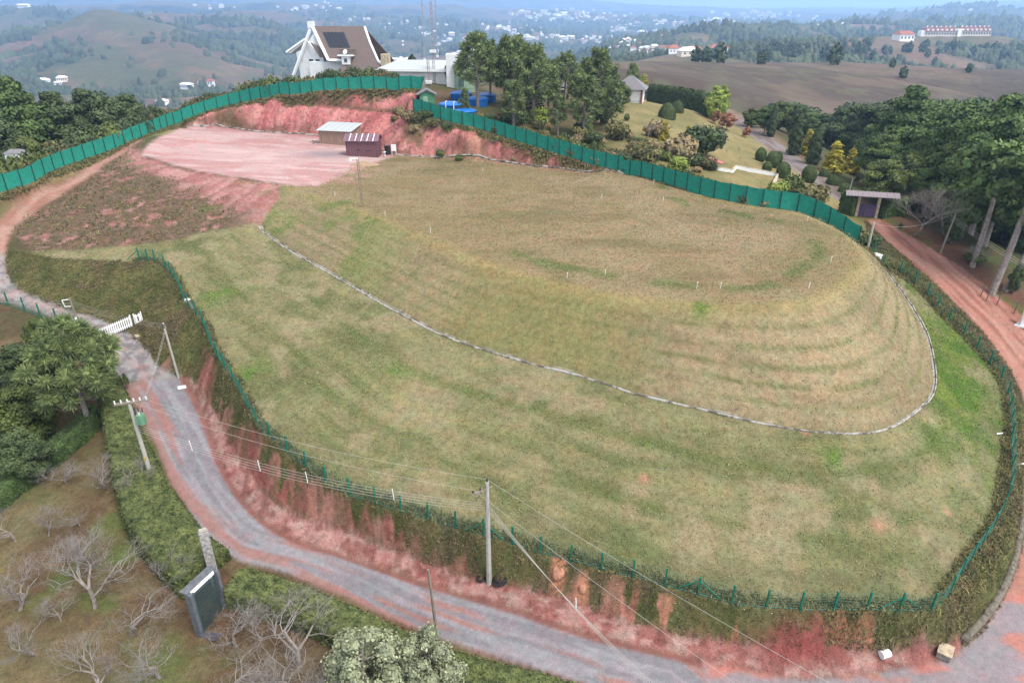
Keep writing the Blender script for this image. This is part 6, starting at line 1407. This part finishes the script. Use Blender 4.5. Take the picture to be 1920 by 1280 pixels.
# houses just beyond the left fence
for u, v, d, w_, rz, lab in ((50, 232, 125, 9, .3, 'pale house roof showing between the pines beyond the left fence'), (30, 286, 104, 2.6, .2, 'tiny white shed roof in the shrubs outside the left fence')):
    p = pix(u, v, d=d); rt = empty('small_house', p, rz, lab, 'house'); MB().box((0, 0, -1.5), (w_, w_*.6, 3)).build('wall', M_offw, rt); hip(rt, (0, 0), w_*.56, w_*.36, .005, w_*.2, M_roofg, rid=.5)
# ---------------------------------------------------------------- the far town, hotel and woods
def house_proto(name, wx_, wy_, hgt, wall, roof, wins=True):
    rt = empty(name, (0, -500, 0)); wl_ = MB().box((0, 0, hgt/2-1.5), (wx_, wy_, hgt+3)).build('wall', wall, rt)
    m = MB(); e = .8; m.v = [(-wx_/2-e, -wy_/2-e, hgt), (wx_/2+e, -wy_/2-e, hgt), (wx_/2+e, wy_/2+e, hgt), (-wx_/2-e, wy_/2+e, hgt), (-wx_/2+wx_*.2, 0, hgt+wy_*.35), (wx_/2-wx_*.2, 0, hgt+wy_*.35)]
    m.f = [(0, 1, 5, 4), (1, 2, 5), (2, 3, 4, 5), (3, 0, 4), (3, 2, 1, 0)]; m.build('roof', roof, rt)
    wn_ = MB()
    for s in (-.3, 0, .3): wn_.box((s*wx_, -wy_/2-.03, hgt*.55), (wx_*.12, .06, hgt*.3))
    wn_.build('window', M_glass, rt); return rt
M_far_w = mat('bright white render', (.78, .77, .75), .8); M_far_c = mat('cream render', (.66, .58, .48), .8); M_far_g = mat('grey tin roof', (.5, .5, .52), .6)  # far walls in a brighter white than the near render
HP = [house_proto('valley_house', 14, 10, 7, M_far_w, M_terra), house_proto('valley_house', 18, 10, 5, M_far_w, M_far_g), house_proto('valley_house', 11, 9, 9, M_far_c, M_terra), house_proto('valley_house', 22, 11, 6, M_far_c, M_far_w)]
clusters = [(760,60,2900,60,9,1.2,26),(830,75,2600,70,10,1.2,24),(880,100,2050,40,9,1,14),(760,118,1500,26,6,1,6),(960,60,3000,60,10,1.4,26),(1010,30,4800,60,7,2,18),(1060,70,2600,60,10,1.3,26),(1130,85,2300,50,10,1.2,22),(1100,35,4500,80,8,2,24),(1180,60,3300,60,10,1.5,24),(1210,90,2300,40,8,1.2,14),(1240,45,4300,60,7,1.8,20),(1280,100,1900,30,5,1.1,6),(1360,42,4200,60,5,1.8,16),(1420,30,5200,60,6,2.2,18),(590,18,3900,50,6,1.6,12),(400,18,4200,40,5,1.5,8),(660,40,3500,40,8,1.4,10),(1560,40,3800,70,6,1.6,10),(1840,22,3400,60,5,1.5,10),(1170,110,1500,24,5,.9,4),(1330,88,1700,24,5,1,5)]
def far_hit(u, v):
    """march the view ray to the far land"""
    o = np.array([0, 0, CAMH]); d = np.array(tuple((pix(u, v, d=10)-Vector(o)).normalized())); t = np.concatenate([np.linspace(430, 2500, 260), np.linspace(2510, 12000, 380)])
    P_ = o+t[:, None]*d; h = far_z(P_[:, 0], P_[:, 1]); k = np.where(P_[:, 2] < h)[0]
    return None if not len(k) else (P_[k[0]][0], P_[k[0]][1], h[k[0]])
rs2 = random.Random(21); GT = 'houses of the hazy town across the valley'; used = [0]*4; cnt = 0
for (u, v, d, su, sv_, s, n) in clusters:
    for i in range(n):
        if cnt >= 290: break
        h = far_hit(u+rs2.gauss(0, su*.55), v+rs2.gauss(0, sv_*.7))
        if h is None: continue
        k = rs2.choice((0, 0, 1, 1, 2, 3)); o = HP[k] if not used[k] else copy_tree(HP[k]); used[k] = 1; cnt += 1
        o.location = (h[0], h[1], h[2]-.5); o.rotation_euler = (0, 0, rs2.uniform(-.5, .5)); q = .75*max(.8, math.hypot(h[0], h[1])/2600)*rs2.uniform(.7, 1.25); q *= 1.2; o.scale = (q, q, q)
        tag(o, ('tiny white house with a red roof', 'tiny long white house with a grey roof', 'tiny tall cream house with a red roof', 'tiny wide cream house with a white roof')[k]+' in the hazy town across the valley', 'house', GT)
# the rest of the town, too small and too many to count
tb = MB()
for (u, v, d, su, sv_, s, n) in clusters:
    for i in range(n):
        h = far_hit(u+rs2.gauss(0, su*.7), v+rs2.gauss(0, sv_*.7)-1.5)
        if h is None or math.hypot(h[0], h[1]) < 1400: continue
        q = max(.8, math.hypot(h[0], h[1])/2600)*rs2.uniform(.5, 1.0); tb.box((h[0], h[1], h[2]+2*q), (rs2.uniform(8, 16)*q, 8*q, 7*q), rs2.uniform(-.5, .5))
        c = Vector((h[0], h[1], h[2]+5.5*q)); n0 = len(tb.v); tb.v += [tuple(c+Vector(w_)*q) for w_ in ((-6, -5, 0), (6, -5, 0), (6, 5, 0), (-6, 5, 0), (0, 0, 3.2))]; tb.f += [(n0, n0+1, n0+4), (n0+1, n0+2, n0+4), (n0+2, n0+3, n0+4), (n0+3, n0, n0+4)]
tag(tb.build('far_town', M_far_w), 'countless pale houses of the hazy town across the valley', 'town', kind='stuff')
# singled-out far buildings
def far_block(u, v, w_, dp, h_, nstep, lab, roof=M_terra, wall=M_far_w):
    h = far_hit(u, v)
    if h is None: return
    rt = empty('far_villa', h, rs2.uniform(-.3, .3), lab, 'building'); MB().box((0, 0, h_/2-2), (w_, dp, h_+4)).build('wall', wall, rt)
    m = MB(); m.v = [(-w_/2-1, -dp/2-1, h_), (w_/2+1, -dp/2-1, h_), (w_/2+1, dp/2+1, h_), (-w_/2-1, dp/2+1, h_), (-w_/2+3, 0, h_+dp*.3), (w_/2-3, 0, h_+dp*.3)]; m.f = [(0, 1, 5, 4), (1, 2, 5), (2, 3, 4, 5), (3, 0, 4), (3, 2, 1, 0)]; m.build('roof', roof, rt)
    wn_ = MB()
    for k in range(nstep): wn_.box((-w_/2+w_*(k+.5)/nstep, -dp/2-.05, h_*.5), (w_/nstep*.45, .1, h_*.4))
    wn_.build('window', M_glass, rt)
far_block(82, 156, 22, 10, 5, 8, 'white terraced block at the foot of the big left hill', M_far_w); far_block(118, 154, 16, 10, 6, 5, 'cream block beside the white terraced block', M_far_c, M_far_c); far_block(110, 160, 12, 6, 3, 4, 'low white shed below the cream block', M_far_w)
far_block(352, 170, 20, 10, 7, 5, 'white villa on the cleared ground left of the chalet', M_far_w); far_block(388, 163, 26, 10, 7, 6, 'long white villa with a terrace left of the chalet', M_terra); far_block(306, 196, 14, 8, 5, 5, 'low white building just over the left fence shrubs', M_far_w)
far_block(45, 14, 50, 16, 7, 8, 'bright white roofs at the top left corner', M_far_w); far_block(790, 98, 18, 10, 6, 5, 'white apartment block left of the masts', M_far_w); far_block(825, 100, 18, 10, 6, 5, 'white apartment block right of the masts', M_far_w)
far_block(1692, 76, 22, 14, 7, 4, 'white house with a red roof on the hotel hill', M_terra); far_block(1345, 100, 18, 10, 5, 3, 'red roofed house on the ridge left of the hotel hill', M_terra); far_block(1300, 103, 14, 10, 5, 3, 'small white and red house at the tip of the ridge', M_terra)
M_hroof = mat('weathered red tiles', S(150,104,96,.6), .85, nscale=.3, namt=.2)
# long hotel
h = pix(1788, 64, d=1010); g = float(far_z(np.array([h.x]), np.array([h.y]))[0]); rt = empty('hotel', (h.x, h.y, g), -.03, 'very long hotel with a red tiled roof and white dormers on the far ridge', 'hotel'); rt.scale = (.82, .82, .75)
for x0, x1, dz in ((-50, 2, 0), (6, 56, .5)):
    cx, w_ = (x0+x1)/2, x1-x0; MB().box((cx, 0, 3+dz), (w_, 14, 10)).build('wall', M_far_c, rt); m = MB(); z0 = 8+dz; m.v = [(x0-1.5, -9, z0), (x1+1.5, -9, z0), (x1+1.5, 9, z0), (x0-1.5, 9, z0), (x0+3, 0, z0+8), (x1-3, 0, z0+8)]; m.f = [(0, 1, 5, 4), (1, 2, 5), (2, 3, 4, 5), (3, 0, 4), (3, 2, 1, 0)]; m.build('roof', M_hroof, rt)
    for k in range(7): xx = x0+w_*(k+.5)/7; MB().box((xx, -6.8, z0+2.6), (2.6, 3.4, 2.6)).build('dormer', M_far_w, rt); MB().box((xx, -2, z0+8), (1.2, 1.2, 2.6)).build('chimney', M_far_w, rt)
    w2_ = MB()
    for k in range(12): w2_.box((x0+w_*(k+.5)/12, -7.05, 4.5+dz), (1.8, .1, 3.5))
    w2_.build('window', M_glass, rt); MB().box((cx, -7.6, 6.6+dz), (w_, 1.4, .6)).build('balcony', M_far_w, rt)
MB().box((4, -2, 6), (6, 16, 13)).build('entrance_tower', M_far_w, rt); MB().box((-53, -1, 4), (6, 12, 11)).build('gable_wall', M_far_w, rt)
# woods on the far slopes: one mass
def far_wood(name, n, zr, size, label, seed, m_, pred):
    r = np.random.default_rng(seed); fw = forest_g.copy(); R2 = np.hypot(X2, Y2); fw = fw*pred(X2, Y2, R2); wgt = (fw*R2**1.0).ravel(); wgt /= wgt.sum()
    idx = r.choice(wgt.size, n, p=wgt); cx = x2[idx]*(1+r.normal(size=n)*.002); cy = y2[idx]*(1+r.normal(size=n)*.006); cz = far_z(cx, cy)
    s = size*(.6+.9*r.random(n))*np.clip(np.hypot(cx, cy)/600, 1, 5)
    base = np.array([(0, 0, 1.25), (.6, 0, .75), (.18, .57, .8), (-.5, .35, .7), (-.5, -.35, .8), (.18, -.57, .7), (.75, .4, 0), (-.2, .8, -.1), (-.85, 0, 0), (-.2, -.8, -.1), (.75, -.4, 0)])
    fc_ = [(0, 1, 2), (0, 2, 3), (0, 3, 4), (0, 4, 5), (0, 5, 1), (1, 6, 2), (2, 6, 7), (2, 7, 3), (3, 7, 8), (3, 8, 4), (4, 8, 9), (4, 9, 5), (5, 9, 10), (5, 10, 1), (1, 10, 6)]
    a = r.random(n)*6.28; ca, sa = np.cos(a), np.sin(a); jit = 1+.25*r.normal(size=(n, len(base), 1))
    B = base[None]*s[:, None, None]*jit; Bx = B[..., 0]*ca[:, None]-B[..., 1]*sa[:, None]; By = B[..., 0]*sa[:, None]+B[..., 1]*ca[:, None]
    V = np.stack([Bx+cx[:, None], By+cy[:, None], B[..., 2]*1.1+cz[:, None]], -1).reshape(-1, 3); Fc = (np.array(fc_)[None]+(np.arange(n)*len(base))[:, None, None]).reshape(-1, 3)
    o = mesh_np(name, V, Fc, m_); return tag(o, label, 'woodland', kind='stuff')
M_fw = leaf_mat('far wood foliage', (.045, .06, .03), .35, (1.2, 1.1, .9), .01)
far_wood('far_woodland', 45000, 0, 2.6, 'hazy blue woodland covering the far valley slopes', 1, M_fw, lambda X_, Y_, R_: (R_ < 4500)*(1-bhm.reshape(X_.shape)))
# trees dotted on the hotel hill and along the crest of the brown hill
GD = 'trees dotted on the hill below the hotel'
proto('dot', crown_tree, 'hillside_tree', 10, 71, 'round', M_dark, M_barkd, .9, 26, .34, .1, 16, .02, True, .9)
for i in range(70):
    u = rs2.uniform(1290, 1930); v = np.interp(u, [1290, 1500, 1720, 1930], [112, 98, 88, 100])+abs(rs2.gauss(0, 14))
    if v > 116 and rs2.random() < .5: continue
    h = far_hit(u, v)
    if h is None or math.hypot(h[0], h[1]) > 1300: continue
    plant('dot', (h[0], h[1], h[2]-.5), rs2.uniform(.7, 1.5), 'bluish round tree on the hill below the long hotel', 'tree', GD)
for u, v, s, lab in ((1420, 158, .75, 'single green bush halfway up the brown hill'), (1672, 128, .5, 'small green tree on the crest of the brown hill'), (1815, 140, .5, 'dark bush by the faint path on the brown hill'), (1690, 152, .6, 'dark bush low on the brown hill'), (1145, 100, 1.3, 'first dark tree on the skyline behind the hip roofed house'), (1162, 98, 1.3, 'second dark tree on the skyline, right of the first'), (1232, 104, 1.5, 'slender dark tree rising over the brown hill crest'), (1215, 106, 1.2, 'dark tree left of the slender one on the crest')):
    h = far_hit(u, v)
    if h is not None and math.hypot(h[0], h[1]) < 700: plant('dot', (h[0], h[1], h[2]-.3), s, lab, 'tree')
    else:
        p = hit(u, v)
        if p: plant('dot', (p.x, p.y, p.z-.3), s, lab, 'tree')
# ---------------------------------------------------------------- the air
zlo = float(Z2.min())-1.0-2; zhi = max(float(Z2.max()), 60)+6
hz = MB().box((0, 7500, (zlo+zhi)/2), (30000, 19000, zhi-zlo)).build('haze')
hm = bpy.data.materials.new('valley air'); hm.use_nodes = True; N, L = hm.node_tree.nodes, hm.node_tree.links
N.remove(N['Principled BSDF']); pv = N.new('ShaderNodeVolumePrincipled')
pv.inputs['Color'].default_value = (.38, .60, .96, 1); pv.inputs['Density'].default_value = 0.00023; pv.inputs['Anisotropy'].default_value = .6
L.new(pv.outputs[0], N['Material Output'].inputs['Volume']); hz.data.materials.append(hm)
tag(hz, kind='stuff')
